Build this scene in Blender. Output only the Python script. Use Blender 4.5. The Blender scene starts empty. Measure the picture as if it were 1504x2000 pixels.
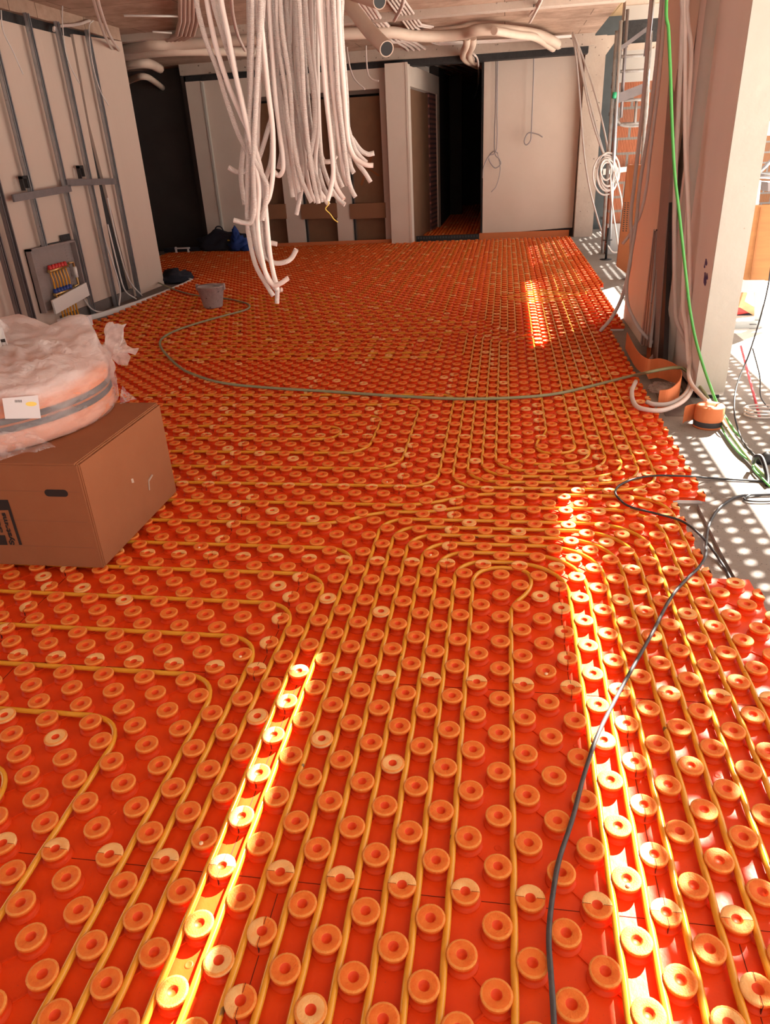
import bpy, bmesh, math, random
from mathutils import Vector, Matrix, noise
from bpy_extras import object_utils
random.seed(7)
S = bpy.context.scene
COL = S.collection
R = math.radians

# ---------------------------------------------------------------- camera, world, sun, exposure
CP = Vector((0.05335, -1.11711, 1.58960))                 # camera position, metres
CF = Vector((-0.15402117, 0.88143601, -0.44648409))       # viewing direction
CR = Vector((0.98780085, 0.14786051, -0.0488543))         # right
CU = Vector((-0.02295542, 0.44856196, 0.89345689))        # up
FPX = 1404.676                                            # focal length for a 1504x2000 image
cam = bpy.data.cameras.new('camera'); camo = bpy.data.objects.new('camera', cam); COL.objects.link(camo)
cam.sensor_fit = 'VERTICAL'; cam.sensor_height = 24.0; cam.lens = FPX / 2000.0 * 24.0
cam.clip_start = 0.05; cam.clip_end = 200
m = Matrix.Identity(4)
for i in range(3):
    m[i][0] = CR[i]; m[i][1] = CU[i]; m[i][2] = -CF[i]; m[i][3] = CP[i]
camo.matrix_world = m
S.camera = camo
S.view_settings.view_transform = 'Standard'; S.view_settings.look = 'None'
S.view_settings.gamma = 1.0; S.view_settings.use_curve_mapping = False
S.view_settings.exposure = 0.20
S.cycles.max_bounces = 8; S.cycles.diffuse_bounces = 5; S.cycles.transparent_max_bounces = 12

w = bpy.data.worlds.new('world'); S.world = w; w.use_nodes = True
bg = w.node_tree.nodes['Background']
bg.inputs['Color'].default_value = (1.0, 0.955, 0.91, 1); bg.inputs['Strength'].default_value = 1.7
SUN = Vector((0.68, 0.98, 1.0))                             # direction towards the sun
sl = bpy.data.lights.new('sun', 'SUN'); so = bpy.data.objects.new('sun', sl); COL.objects.link(so)
sl.energy = 44.0; sl.angle = R(0.35); sl.color = (1.0, 0.93, 0.82)
so.location = (20, 26, 20); so.rotation_mode = 'QUATERNION'; so.rotation_quaternion = SUN.to_track_quat('Z', 'Y')

# ---------------------------------------------------------------- sight lines: a photo pixel cast onto a plane of the room
def ray(x, y): return CF + CR * ((x - 752) / FPX) - CU * ((y - 1000) / FPX)
def pz(x, y, z=0.0):
    d = ray(x, y); return CP + d * ((z - CP.z) / d.z)
def py(x, y, Y):
    d = ray(x, y); return CP + d * ((Y - CP.y) / d.y)
def px(x, y, X):
    d = ray(x, y); return CP + d * ((X - CP.x) / d.x)

# ---------------------------------------------------------------- materials
def nd(nt, t, **kw):
    n = nt.nodes.new(t)
    for k, v in kw.items(): setattr(n, k, v)
    return n
def mat(name, col, rough=0.6, col2=None, scale=6.0, amt=0.5, bump=0.0, bscale=40.0, metal=0.0, spec=0.5, detail=5.0, stretch=None, uvrings=0.0, speck=None):
    M = bpy.data.materials.new(name); M.use_nodes = True
    nt = M.node_tree; b = nt.nodes['Principled BSDF']; L = nt.links.new
    b.inputs['Roughness'].default_value = rough; b.inputs['Metallic'].default_value = metal
    b.inputs['Specular IOR Level'].default_value = spec
    b.inputs['Base Color'].default_value = (*col, 1)
    tc = nd(nt, 'ShaderNodeTexCoord'); vec = tc.outputs['Object']
    if stretch:
        mp = nd(nt, 'ShaderNodeMapping'); mp.inputs['Scale'].default_value = stretch
        L(vec, mp.inputs['Vector']); vec = mp.outputs['Vector']
    last = None
    if col2:
        n = nd(nt, 'ShaderNodeTexNoise'); n.inputs['Scale'].default_value = scale; n.inputs['Detail'].default_value = detail
        n.inputs['Roughness'].default_value = 0.62
        L(vec, n.inputs['Vector'])
        r = nd(nt, 'ShaderNodeValToRGB'); r.color_ramp.elements[0].position = 0.5 - amt / 2; r.color_ramp.elements[1].position = 0.5 + amt / 2
        r.color_ramp.elements[0].color = (*col, 1); r.color_ramp.elements[1].color = (*col2, 1)
        L(n.outputs['Fac'], r.inputs['Fac']); last = r.outputs['Color']
    if speck:
        n = nd(nt, 'ShaderNodeTexNoise'); n.inputs['Scale'].default_value = speck[1]; n.inputs['Detail'].default_value = 3
        L(vec, n.inputs['Vector'])
        r = nd(nt, 'ShaderNodeValToRGB'); r.color_ramp.elements[0].position = speck[2]; r.color_ramp.elements[1].position = speck[2] + 0.03
        L(n.outputs['Fac'], r.inputs['Fac'])
        mx = nd(nt, 'ShaderNodeMix', data_type='RGBA'); mx.inputs['B'].default_value = (*speck[0], 1)
        L(r.outputs['Color'], mx.inputs['Factor'])
        if last: L(last, mx.inputs['A'])
        else: mx.inputs['A'].default_value = (*col, 1)
        last = mx.outputs['Result']
    if last: L(last, b.inputs['Base Color'])
    if bump or uvrings:
        bp = nd(nt, 'ShaderNodeBump'); bp.inputs['Strength'].default_value = bump or 0.8; bp.inputs['Distance'].default_value = 0.01
        if uvrings:
            uv = nd(nt, 'ShaderNodeUVMap'); sp = nd(nt, 'ShaderNodeSeparateXYZ'); L(uv.outputs['UV'], sp.inputs['Vector'])
            mm = nd(nt, 'ShaderNodeMath', operation='MULTIPLY'); mm.inputs[1].default_value = uvrings * 6.2832; L(sp.outputs['Y'], mm.inputs[0])
            s = nd(nt, 'ShaderNodeMath', operation='SINE'); L(mm.outputs[0], s.inputs[0])
            L(s.outputs[0], bp.inputs['Height']); bp.inputs['Distance'].default_value = 0.0012
        else:
            n2 = nd(nt, 'ShaderNodeTexNoise'); n2.inputs['Scale'].default_value = bscale; n2.inputs['Detail'].default_value = 6
            L(vec, n2.inputs['Vector']); L(n2.outputs['Fac'], bp.inputs['Height'])
        L(bp.outputs['Normal'], b.inputs['Normal'])
    return M

ORANGE = mat('orange_plastic', (0.70, 0.050, 0.004), 0.42, (0.80, 0.076, 0.006), 3.0, 0.5, bump=0.08, bscale=60, spec=0.3, speck=((0.30, 0.06, 0.03), 260.0, 0.70))
STEM = mat('orange_stem', (0.70, 0.058, 0.006), 0.5, spec=0.25)
CAP = mat('knob_cap', (0.72, 0.118, 0.012), 0.62, (0.77, 0.195, 0.028), 55.0, 0.5, spec=0.3, bump=0.25, bscale=240)
RIM = mat('knob_rim', (0.80, 0.34, 0.08), 0.7, (0.76, 0.19, 0.03), 90.0, 0.5, spec=0.3, bump=0.3, bscale=300)
PALE = mat('knob_cap_pale', (0.84, 0.54, 0.22), 0.75, (0.82, 0.32, 0.08), 30.0, 0.6, bump=0.3, bscale=240)
SLIT = mat('seam_slit', (0.10, 0.012, 0.004), 0.9)
DOT = mat('gate_dot', (0.85, 0.55, 0.32), 0.6)
PIPE = mat('amber_pipe', (0.66, 0.27, 0.018), 0.18, (0.74, 0.35, 0.035), 8.0, 0.5, speck=((0.20, 0.10, 0.03), 18.0, 0.72))
FOAMW = mat('white_foam', (0.80, 0.80, 0.78), 0.8)
SCREED = mat('screed', (0.19, 0.17, 0.155), 0.9, (0.30, 0.275, 0.25), 3.0, 0.7, bump=0.5, bscale=60, speck=((0.12, 0.11, 0.10), 70.0, 0.66))
CONC = mat('concrete', (0.42, 0.33, 0.27), 0.9, (0.56, 0.47, 0.40), 2.5, 0.6, bump=0.4, bscale=25, speck=((0.14, 0.11, 0.09), 18.0, 0.68))
PLASTER = mat('plaster', (0.62, 0.51, 0.43), 0.9, (0.70, 0.59, 0.51), 1.6, 0.7, bump=0.15, bscale=14)
PLASTERW = mat('plaster_left', (0.56, 0.43, 0.35), 0.9, (0.64, 0.51, 0.43), 1.3, 0.8, bump=0.9, bscale=3.2, stretch=(1, 1, 0.10))
PLASTERL = mat('plaster_cream', (0.47, 0.44, 0.395), 0.9, (0.54, 0.51, 0.46), 2.5, 0.6, bump=0.5, bscale=9, speck=((0.40, 0.34, 0.28), 22.0, 0.73))
PLASTERP = mat('plaster_pink', (0.80, 0.70, 0.64), 0.9, (0.86, 0.77, 0.71), 2.5, 0.6, bump=0.3, bscale=9, stretch=(1, 1, 0.3))
BITUM = mat('bitumen', (0.012, 0.011, 0.012), 0.7, (0.03, 0.028, 0.03), 20, 0.5, bump=0.5, bscale=50)
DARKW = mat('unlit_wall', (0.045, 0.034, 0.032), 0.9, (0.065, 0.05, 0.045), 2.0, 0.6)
CARD = mat('cardboard', (0.27, 0.088, 0.030), 0.85, (0.31, 0.110, 0.042), 5.0, 0.6, bump=0.06, bscale=80)
CARDD = mat('cardboard_brown', (0.20, 0.10, 0.055), 0.85, (0.25, 0.13, 0.07), 4.0, 0.6)
WOODO = mat('plywood', (0.36, 0.155, 0.045), 0.7, (0.26, 0.10, 0.03), 3.0, 0.8, stretch=(1, 1, 9), bump=0.1)
WOODT = mat('timber', (0.50, 0.34, 0.18), 0.8, (0.36, 0.23, 0.12), 6, 0.7, stretch=(1, 8, 8))
GALV = mat('galvanised', (0.50, 0.52, 0.55), 0.38, (0.36, 0.38, 0.41), 9.0, 0.7, metal=0.75, speck=((0.25, 0.20, 0.17), 40.0, 0.70))
GALVD = mat('galvanised_dark', (0.16, 0.14, 0.15), 0.5, (0.24, 0.21, 0.21), 9.0, 0.7, metal=0.5)
RUST = mat('rusty_steel', (0.20, 0.15, 0.12), 0.6, (0.36, 0.36, 0.36), 14.0, 0.6)
COND = mat('conduit_plastic', (0.70, 0.60, 0.56), 0.42, (0.66, 0.55, 0.50), 12, 0.5)
CONDR = mat('conduit_ribbed', (0.70, 0.61, 0.57), 0.5, uvrings=300.0)
CONDO = mat('conduit_pinkish', (0.60, 0.44, 0.37), 0.5, (0.66, 0.50, 0.43), 5, 0.5)
CABLE = mat('white_cable', (0.66, 0.62, 0.60), 0.5)
GRAYW = mat('grey_white_cable', (0.34, 0.30, 0.30), 0.5)
BLACKC = mat('black_cable', (0.014, 0.014, 0.016), 0.5, (0.045, 0.045, 0.05), 30, 0.6)
GREYC = mat('grey_cable', (0.028, 0.028, 0.032), 0.55, (0.085, 0.080, 0.085), 30, 0.6)
GREENC = mat('green_cable', (0.055, 0.30, 0.045), 0.42, (0.08, 0.36, 0.07), 10, 0.5)
HOSE = mat('green_grey_hose', (0.22, 0.25, 0.12), 0.5, (0.30, 0.27, 0.16), 3.0, 0.6)
BLACK = mat('black_plastic', (0.014, 0.013, 0.015), 0.5)
DUCT = mat('insulated_pipe', (0.68, 0.54, 0.44), 0.6, (0.60, 0.47, 0.38), 4.0, 0.6, bump=0.15, bscale=30)
FOAMO = mat('orange_foam_strip', (0.70, 0.21, 0.07), 0.7, (0.62, 0.17, 0.055), 8, 0.6)
GREYB = mat('galvanised_bucket', (0.30, 0.26, 0.25), 0.75, (0.46, 0.38, 0.36), 22.0, 0.5, bump=0.4, bscale=50, speck=((0.13, 0.10, 0.10), 30, 0.66))
WHITE = mat('white_paint', (0.78, 0.74, 0.70), 0.6)
PAPER = mat('paper', (0.80, 0.78, 0.78), 0.7)
RED = mat('red_plastic', (0.62, 0.035, 0.03), 0.4)
REDP = mat('pinkish_red', (0.60, 0.06, 0.09), 0.45)
BLUE = mat('blue_fabric', (0.015, 0.05, 0.24), 0.7)
NAVY = mat('dark_fabric', (0.012, 0.013, 0.022), 0.85, (0.02, 0.02, 0.035), 30, 0.5, bump=0.4)
YELLOW = mat('yellow_mark', (0.75, 0.52, 0.10), 0.6)
BRASS = mat('brass', (0.60, 0.40, 0.16), 0.35, metal=0.8)
INK = mat('black_ink', (0.018, 0.010, 0.008), 0.8)
SKYGREY = mat('grey_panel', (0.045, 0.052, 0.056), 0.7, (0.07, 0.08, 0.085), 3, 0.6)
BOARDG = mat('site_board', (0.22, 0.19, 0.17), 0.85, (0.30, 0.265, 0.24), 2.5, 0.7, bump=0.2, bscale=60, speck=((0.12, 0.10, 0.09), 120.0, 0.64))

def brick_mat(name, c1, c2, mortar, sx, axis='XZ', rough=0.9, rw=0.34, rh=0.20, ms=0.018):
    M = bpy.data.materials.new(name); M.use_nodes = True; nt = M.node_tree; b = nt.nodes['Principled BSDF']; L = nt.links.new
    tc = nd(nt, 'ShaderNodeTexCoord'); sp = nd(nt, 'ShaderNodeSeparateXYZ'); cb = nd(nt, 'ShaderNodeCombineXYZ')
    L(tc.outputs['Object'], sp.inputs[0]); L(sp.outputs[axis[0]], cb.inputs['X']); L(sp.outputs[axis[1]], cb.inputs['Y'])
    br = nd(nt, 'ShaderNodeTexBrick'); br.inputs['Scale'].default_value = sx; br.inputs['Brick Width'].default_value = rw; br.inputs['Row Height'].default_value = rh
    br.inputs['Mortar Size'].default_value = ms; br.inputs['Bias'].default_value = -0.2
    br.inputs['Color1'].default_value = (*c1, 1); br.inputs['Color2'].default_value = (*c2, 1); br.inputs['Mortar'].default_value = (*mortar, 1)
    L(cb.outputs[0], br.inputs['Vector']); L(br.outputs['Color'], b.inputs['Base Color'])
    wv = nd(nt, 'ShaderNodeTexWave'); wv.inputs['Scale'].default_value = 14; L(cb.outputs[0], wv.inputs['Vector'])
    bp = nd(nt, 'ShaderNodeBump'); bp.inputs['Strength'].default_value = 0.5; bp.inputs['Distance'].default_value = 0.01
    L(wv.outputs['Fac'], bp.inputs['Height']); L(bp.outputs['Normal'], b.inputs['Normal'])
    b.inputs['Roughness'].default_value = rough
    return M
BRICK = brick_mat('terracotta_blocks', (0.32, 0.10, 0.045), (0.24, 0.11, 0.07), (0.20, 0.18, 0.165), 1.0)
BRICKS = brick_mat('perforated_bricks', (0.42, 0.16, 0.13), (0.34, 0.12, 0.10), (0.10, 0.05, 0.05), 1.0, 'YZ', rw=0.09, rh=0.09, ms=0.022)

# ceiling: board-marked concrete
def board_mat():
    M = bpy.data.materials.new('board_marked_concrete'); M.use_nodes = True; nt = M.node_tree; b = nt.nodes['Principled BSDF']; L = nt.links.new
    tc = nd(nt, 'ShaderNodeTexCoord')
    br = nd(nt, 'ShaderNodeTexBrick'); br.inputs['Scale'].default_value = 1.0; br.inputs['Brick Width'].default_value = 2.4; br.inputs['Row Height'].default_value = 0.5
    br.inputs['Mortar Size'].default_value = 0.006; br.inputs['Color1'].default_value = (0.44, 0.30, 0.225, 1); br.inputs['Color2'].default_value = (0.50, 0.35, 0.265, 1); br.inputs['Mortar'].default_value = (0.16, 0.10, 0.07, 1)
    L(tc.outputs['Object'], br.inputs['Vector'])
    n = nd(nt, 'ShaderNodeTexNoise'); n.inputs['Scale'].default_value = 2.2; n.inputs['Detail'].default_value = 8; n.inputs['Roughness'].default_value = 0.7
    L(tc.outputs['Object'], n.inputs['Vector'])
    r = nd(nt, 'ShaderNodeValToRGB'); r.color_ramp.elements[0].position = 0.35; r.color_ramp.elements[0].color = (0.55, 0.48, 0.44, 1); r.color_ramp.elements[1].position = 0.6; r.color_ramp.elements[1].color = (1, 1, 1, 1)
    L(n.outputs['Fac'], r.inputs['Fac'])
    mx = nd(nt, 'ShaderNodeMix', data_type='RGBA', blend_type='MULTIPLY'); mx.inputs['Factor'].default_value = 0.8
    L(br.outputs['Color'], mx.inputs['A']); L(r.outputs['Color'], mx.inputs['B']); L(mx.outputs['Result'], b.inputs['Base Color'])
    bp = nd(nt, 'ShaderNodeBump'); bp.inputs['Strength'].default_value = 0.3; L(n.outputs['Fac'], bp.inputs['Height']); L(bp.outputs['Normal'], b.inputs['Normal'])
    b.inputs['Roughness'].default_value = 0.9
    return M
CEIL = board_mat()

def bag_mat():
    M = bpy.data.materials.new('milky_plastic_film'); M.use_nodes = True; nt = M.node_tree; L = nt.links.new
    out = nt.nodes['Material Output']; b = nt.nodes['Principled BSDF']
    b.inputs['Base Color'].default_value = (0.93, 0.89, 0.88, 1); b.inputs['Roughness'].default_value = 0.28
    nb = nd(nt, 'ShaderNodeTexVoronoi', feature='DISTANCE_TO_EDGE'); nb.inputs['Scale'].default_value = 9; nn = nd(nt, 'ShaderNodeTexNoise'); nn.inputs['Scale'].default_value = 7; nn.inputs['Detail'].default_value = 3
    vm = nd(nt, 'ShaderNodeVectorMath', operation='ADD'); tcb = nd(nt, 'ShaderNodeTexCoord'); L(tcb.outputs['Object'], vm.inputs[0]); L(nn.outputs['Color'], vm.inputs[1]); L(tcb.outputs['Object'], nn.inputs['Vector']); L(vm.outputs[0], nb.inputs['Vector'])
    bpp = nd(nt, 'ShaderNodeBump'); bpp.inputs['Strength'].default_value = 0.35; bpp.inputs['Distance'].default_value = 0.02; L(nb.outputs['Distance'], bpp.inputs['Height']); L(bpp.outputs['Normal'], b.inputs['Normal'])
    tl = nd(nt, 'ShaderNodeBsdfTranslucent'); tl.inputs['Color'].default_value = (0.95, 0.91, 0.90, 1)
    tr = nd(nt, 'ShaderNodeBsdfTransparent')
    m1 = nd(nt, 'ShaderNodeMixShader'); m1.inputs[0].default_value = 0.4; L(b.outputs[0], m1.inputs[1]); L(tl.outputs[0], m1.inputs[2])
    m2 = nd(nt, 'ShaderNodeMixShader')
    n = nd(nt, 'ShaderNodeTexNoise'); n.inputs['Scale'].default_value = 5; n.inputs['Detail'].default_value = 4
    r = nd(nt, 'ShaderNodeMapRange'); r.inputs['To Min'].default_value = 0.12; r.inputs['To Max'].default_value = 0.42; r.inputs['From Min'].default_value = 0.35; r.inputs['From Max'].default_value = 0.65
    L(n.outputs['Fac'], r.inputs['Value'])
    tc = nd(nt, 'ShaderNodeTexCoord'); sp = nd(nt, 'ShaderNodeSeparateXYZ'); L(tc.outputs['Object'], sp.inputs[0])
    zr = nd(nt, 'ShaderNodeMapRange'); zr.inputs['From Min'].default_value = 0.17; zr.inputs['From Max'].default_value = 0.27; zr.inputs['To Min'].default_value = 0.48; zr.inputs['To Max'].default_value = 0.0; L(sp.outputs['Z'], zr.inputs['Value'])
    ad = nd(nt, 'ShaderNodeMath', operation='ADD'); L(r.outputs[0], ad.inputs[0]); L(zr.outputs[0], ad.inputs[1]); L(ad.outputs[0], m2.inputs[0])
    L(m1.outputs[0], m2.inputs[1]); L(tr.outputs[0], m2.inputs[2]); L(m2.outputs[0], out.inputs['Surface'])
    return M
BAG = bag_mat()

# ---------------------------------------------------------------- mesh helpers
class MB:
    def __init__(s): s.v = []; s.f = []; s.mi = []; s.uv = []; s.sm = []
    def add(s, vs, fs, mi=0, uv=None, smooth=False):
        o = len(s.v); s.v += [tuple(p) for p in vs]
        for k, f in enumerate(fs):
            s.f.append([i + o for i in f]); s.mi.append(mi); s.sm.append(smooth)
            s.uv.append(uv[k] if uv else [(0, 0)] * len(f))
    def box(s, x0, y0, z0, x1, y1, z1, mi=0, M=None):
        vs = [Vector((x, y, z)) for z in (z0, z1) for y in (y0, y1) for x in (x0, x1)]
        if M: vs = [M @ p for p in vs]
        s.add(vs, [(0, 2, 3, 1), (4, 5, 7, 6), (0, 1, 5, 4), (1, 3, 7, 5), (3, 2, 6, 7), (2, 0, 4, 6)], mi)
    def prism(s, pts, z0, z1, mi=0):                       # pts: xy outline, counter-clockwise
        n = len(pts); vs = [(p[0], p[1], z0) for p in pts] + [(p[0], p[1], z1) for p in pts]
        fs = [tuple(reversed(range(n))), tuple(range(n, 2 * n))] + [(i, (i + 1) % n, n + (i + 1) % n, n + i) for i in range(n)]
        s.add(vs, fs, mi)
    def extr(s, pts, d, mi=0):                             # planar 3D outline pushed along d
        n = len(pts); vs = [Vector(p) for p in pts] + [Vector(p) + Vector(d) for p in pts]
        fs = [tuple(reversed(range(n))), tuple(range(n, 2 * n))] + [(i, (i + 1) % n, n + (i + 1) % n, n + i) for i in range(n)]
        s.add(vs, fs, mi)
    def beam(s, a, b, w, h, mi=0, up=(0, 0, 1)):
        a = Vector(a); b = Vector(b); d = (b - a).normalized(); u = Vector(up)
        if abs(d.dot(u)) > 0.95: u = Vector((0, 1, 0))
        x = d.cross(u).normalized() * w / 2; y = x.cross(d).normalized() * h / 2
        vs = [p + sx * x + sy * y for p in (a, b) for sx, sy in ((-1, -1), (1, -1), (1, 1), (-1, 1))]
        s.add(vs, [(0, 1, 2, 3), (7, 6, 5, 4), (0, 4, 5, 1), (1, 5, 6, 2), (2, 6, 7, 3), (3, 7, 4, 0)], mi)
    def tube(s, pts, r, seg=8, mi=0, cap=True, r2=None):
        pts = [Vector(p) for p in pts]; n = len(pts)
        if n < 2: return
        t = (pts[1] - pts[0]).normalized(); u = Vector((0, 0, 1)) if abs(t.z) < 0.9 else Vector((1, 0, 0))
        u = (u - t * u.dot(t)).normalized(); vs = []; L = 0; Ls = []
        for i, p in enumerate(pts):
            if i: L += (p - pts[i - 1]).length
            Ls.append(L)
            a = pts[min(i + 1, n - 1)] - pts[max(i - 1, 0)]
            if a.length > 1e-9: t = a.normalized()
            u = u - t * u.dot(t)
            u = u.normalized() if u.length > 1e-6 else t.orthogonal().normalized()
            wv = t.cross(u); rr = r if r2 is None else r + (r2 - r) * i / (n - 1)
            for k in range(seg):
                c = 2 * math.pi * k / seg; vs.append(p + u * (math.cos(c) * rr) + wv * (math.sin(c) * rr))
        fs = []; uv = []
        for i in range(n - 1):
            for k in range(seg):
                k2 = (k + 1) % seg; fs.append((i * seg + k, i * seg + k2, (i + 1) * seg + k2, (i + 1) * seg + k))
                uv.append([(k / seg, Ls[i]), ((k + 1) / seg, Ls[i]), ((k + 1) / seg, Ls[i + 1]), (k / seg, Ls[i + 1])])
        s.add(vs, fs, mi, uv, True)
        if cap:
            o = len(s.v) - len(vs)
            s.f.append([o + k for k in reversed(range(seg))]); s.mi.append(mi); s.sm.append(False); s.uv.append([(0, 0)] * seg)
            s.f.append([o + (n - 1) * seg + k for k in range(seg)]); s.mi.append(mi); s.sm.append(False); s.uv.append([(0, 0)] * seg)
    def lathe(s, prof, c=(0, 0, 0), seg=24, mi=0, smooth=True, mis=None):
        c = Vector(c); vs = []
        for (r, z) in prof:
            for k in range(seg):
                a = 2 * math.pi * k / seg; vs.append(c + Vector((math.cos(a) * r, math.sin(a) * r, z)))
        for i in range(len(prof) - 1):
            fs = [(i * seg + k, i * seg + (k + 1) % seg, (i + 1) * seg + (k + 1) % seg, (i + 1) * seg + k) for k in range(seg)]
            if i == 0: s.add(vs, fs, mis[i] if mis else mi, None, smooth); base = len(s.v) - len(vs)
            else:
                for f in fs: s.f.append([q + base for q in f]); s.mi.append(mis[i] if mis else mi); s.sm.append(smooth); s.uv.append([(0, 0)] * 4)
    def mesh(s, name, mats):
        me = bpy.data.meshes.new(name); me.from_pydata(s.v, [], s.f)
        for mt in (mats if isinstance(mats, (list, tuple)) else [mats]): me.materials.append(mt)
        me.polygons.foreach_set('material_index', s.mi); me.polygons.foreach_set('use_smooth', s.sm)
        ul = me.uv_layers.new(name='UVMap')
        flat = [c for f in s.uv for q in f for c in q]
        ul.data.foreach_set('uv', flat); me.update()
        return me
    def build(s, name, mats, parent=None, loc=None):
        o = bpy.data.objects.new(name, s.mesh(name, mats)); COL.objects.link(o)
        if parent: o.parent = parent
        if loc: o.location = loc
        return o
def tag(o, label=None, cat=None, group=None, kind=None):
    if label: o['label'] = label
    if cat: o['category'] = cat
    if group: o['group'] = group
    if kind: o['kind'] = kind
    return o
def empty(name, label, cat, group=None, loc=(0, 0, 0)):
    o = bpy.data.objects.new(name, None); o.empty_display_size = 0.1; COL.objects.link(o); o.location = loc
    return tag(o, label, cat, group)
def struct(name, mb, m, label=None):
    o = mb.build(name, m); tag(o, label, None, None, 'structure'); return o
def cr(P, n=8):                                            # Catmull-Rom through the points
    P = [Vector(p) for p in P]
    if len(P) < 3: return [P[0].lerp(P[-1], i / n) for i in range(n + 1)]
    Q = [P[0] * 2 - P[1]] + P + [P[-1] * 2 - P[-2]]; out = []
    for i in range(1, len(Q) - 2):
        a, b, c, d = Q[i - 1:i + 3]
        for k in range(n):
            t = k / n
            out.append(0.5 * ((2 * b) + (c - a) * t + (2 * a - 5 * b + 4 * c - d) * t * t + (3 * b - a - 3 * c + d) * t ** 3))
    out.append(P[-1]); return out
def ctube(name, P, r, m, label=None, cat=None, group=None, n=8, seg=8, parent=None, base=None):
    b = MB(); b.tube(cr(P, n), r, seg); o = b.build(name, m, parent)
    if label: tag(o, label, cat, group)
    return o

# ---------------------------------------------------------------- the setting
FL = -0.03                                                 # top of the screed; the studded mat fills up to z = 0
b = MB(); b.box(-9, -4, -0.3, 2.15, 26, FL); struct('floor', b, SCREED)
b = MB(); b.box(2.15, -12, -0.3, 16, 26, FL); struct('ground', b, mat('sun_brightened_ground', (0.56, 0.53, 0.50), 0.9, (0.66, 0.63, 0.60), 2.0, 0.6))  # paler than the screed: sunlit brightness put into the colour, bounces light indoors
b = MB(); b.box(-9, -4, 3.2, 1.50, 24, 3.5); struct('ceiling', b, CEIL)
# left wall in two lengths with a black-backed wedge gap between them
b = MB(); b.extr([(-4.95, 3.2, FL), (-4.95, 8.06, FL), (-4.95, 8.12, 2.1), (-4.95, 8.16, 2.96), (-4.95, 3.2, 2.96)], (-0.22, 0, 0))
struct('wall_left', b, PLASTERW)
b = MB(); b.extr([(-4.95, 8.40, FL), (-4.95, 9.42, FL), (-4.95, 9.45, 3.06), (-4.95, 8.22, 3.0), (-4.95, 8.17, 2.1)], (-0.24, 0, 0))
struct('wall_left', b, PLASTERW)
b = MB(); b.box(-5.24, 3.2, FL, -4.99, 9.40, 3.06); struct('trim_1', b, BITUM)
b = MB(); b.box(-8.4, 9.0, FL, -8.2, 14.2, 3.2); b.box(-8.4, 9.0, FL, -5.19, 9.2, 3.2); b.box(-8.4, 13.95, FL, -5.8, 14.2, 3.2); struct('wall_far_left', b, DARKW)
b = MB(); b.box(-9, -4.2, FL, -1.2, -4.0, 3.2); struct('light_block_front', b, PLASTER)  # unseen wall added behind the camera to cut light on the box front
b = MB(); b.box(-5.2, -4, 3.06, -4.93, 9.40, 3.2); struct('beam', b, CEIL)
# back wall, left part, with three tall openings
YB = 13.6
def X(x, y, Y=YB): return py(x, y, Y).x
def Z(x, y, Y=YB): return py(x, y, Y).z
xo = [(X(508, 400), X(556, 400)), (X(590, 400), X(656, 400)), (X(686, 400), X(751, 400))]
zt = 2.62
b = MB(); xs = [-5.80]
zw = 2.93
b.box(-5.80, YB, FL, xo[0][0], YB + 0.3, zw)
b.box(xo[0][1], YB, FL, xo[1][0], YB + 0.3, zw); b.box(xo[1][1], YB, FL, xo[2][0], YB + 0.3, zw); b.box(xo[2][1], YB, FL, -2.0, YB + 0.3, zw)
for a, c in xo: b.box(a, YB, zt, c, YB + 0.3, zw)
b.box(-5.80, YB - 0.05, FL, -5.50, YB, zw)
struct('wall_back', b, PLASTER)
b = MB(); b.box(-5.50, YB - 0.065, FL, -5.46, YB, zw - 0.02); struct('trim_2', b, PLASTERL)
b = MB(); b.box(-5.85, YB + 0.02, zw, 1.4, YB + 0.28, 3.2); b.box(-5.8, YB + 0.0, zw, -1.3, YB + 0.02, 3.02); struct('trim_3', b, BITUM)
b = MB(); b.box(-5.85, YB + 0.55, FL, -2.0, YB + 0.65, 3.2); b.box(-5.9, YB + 0.02, FL, -5.8, YB + 0.65, 3.2); b.box(-2.0, 13.96, FL, -1.9, YB + 0.65, 3.2); struct('light_block_openings', b, DARKW)  # closure added behind the openings to stop daylight leaking through
b = MB(); b.box(-5.85, YB - 0.12, 3.03, 1.48, YB + 0.02, 3.2); b.box(-5.85, 9.9, 3.12, 1.48, 10.1, 3.2); struct('beam', b, CONC)
# pillar and the wall that runs back beside the doorway
b = MB(); b.box(-2.06, 13.38, FL, -1.68, 13.95, 2.97); b.box(-1.70, 13.37, FL, -1.66, 13.42, 2.97); struct('pillar', b, PLASTER)
A = Vector((-1.66, 13.42, 0)); B2 = Vector((-1.36, 16.4, 0)); dr = (B2 - A).normalized()
def seg_wall(mb, t0, t1, z0, z1, th=0.16, off=0.0, mi=0):
    n = Vector((-dr.y, dr.x, 0)); p = A + dr * t0 + n * off; q = A + dr * t1 + n * off
    pts = [p, q, q + n * th, p + n * th]; mb.prism([(v.x, v.y) for v in pts], z0, z1, mi)
b = MB(); seg_wall(b, 0.0, 0.16, FL, 2.95); seg_wall(b, 0.16, 3.0, 2.62, 2.95); seg_wall(b, 2.75, 3.0, FL, 2.62); struct('wall_doorway', b, PLASTER)
b = MB(); seg_wall(b, 2.05, 2.75, FL, 2.62, 0.10, 0.03); struct('wall_brick_infill', b, BRICKS)
bo = MB(); seg_wall(bo, 0.16, 2.05, FL, 2.60, 0.04, 0.06); o = bo.build('cardboard_sheet', CARDD)
tag(o, 'dark brown cardboard sheet closing the opening beside the doorway', 'cardboard')
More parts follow.
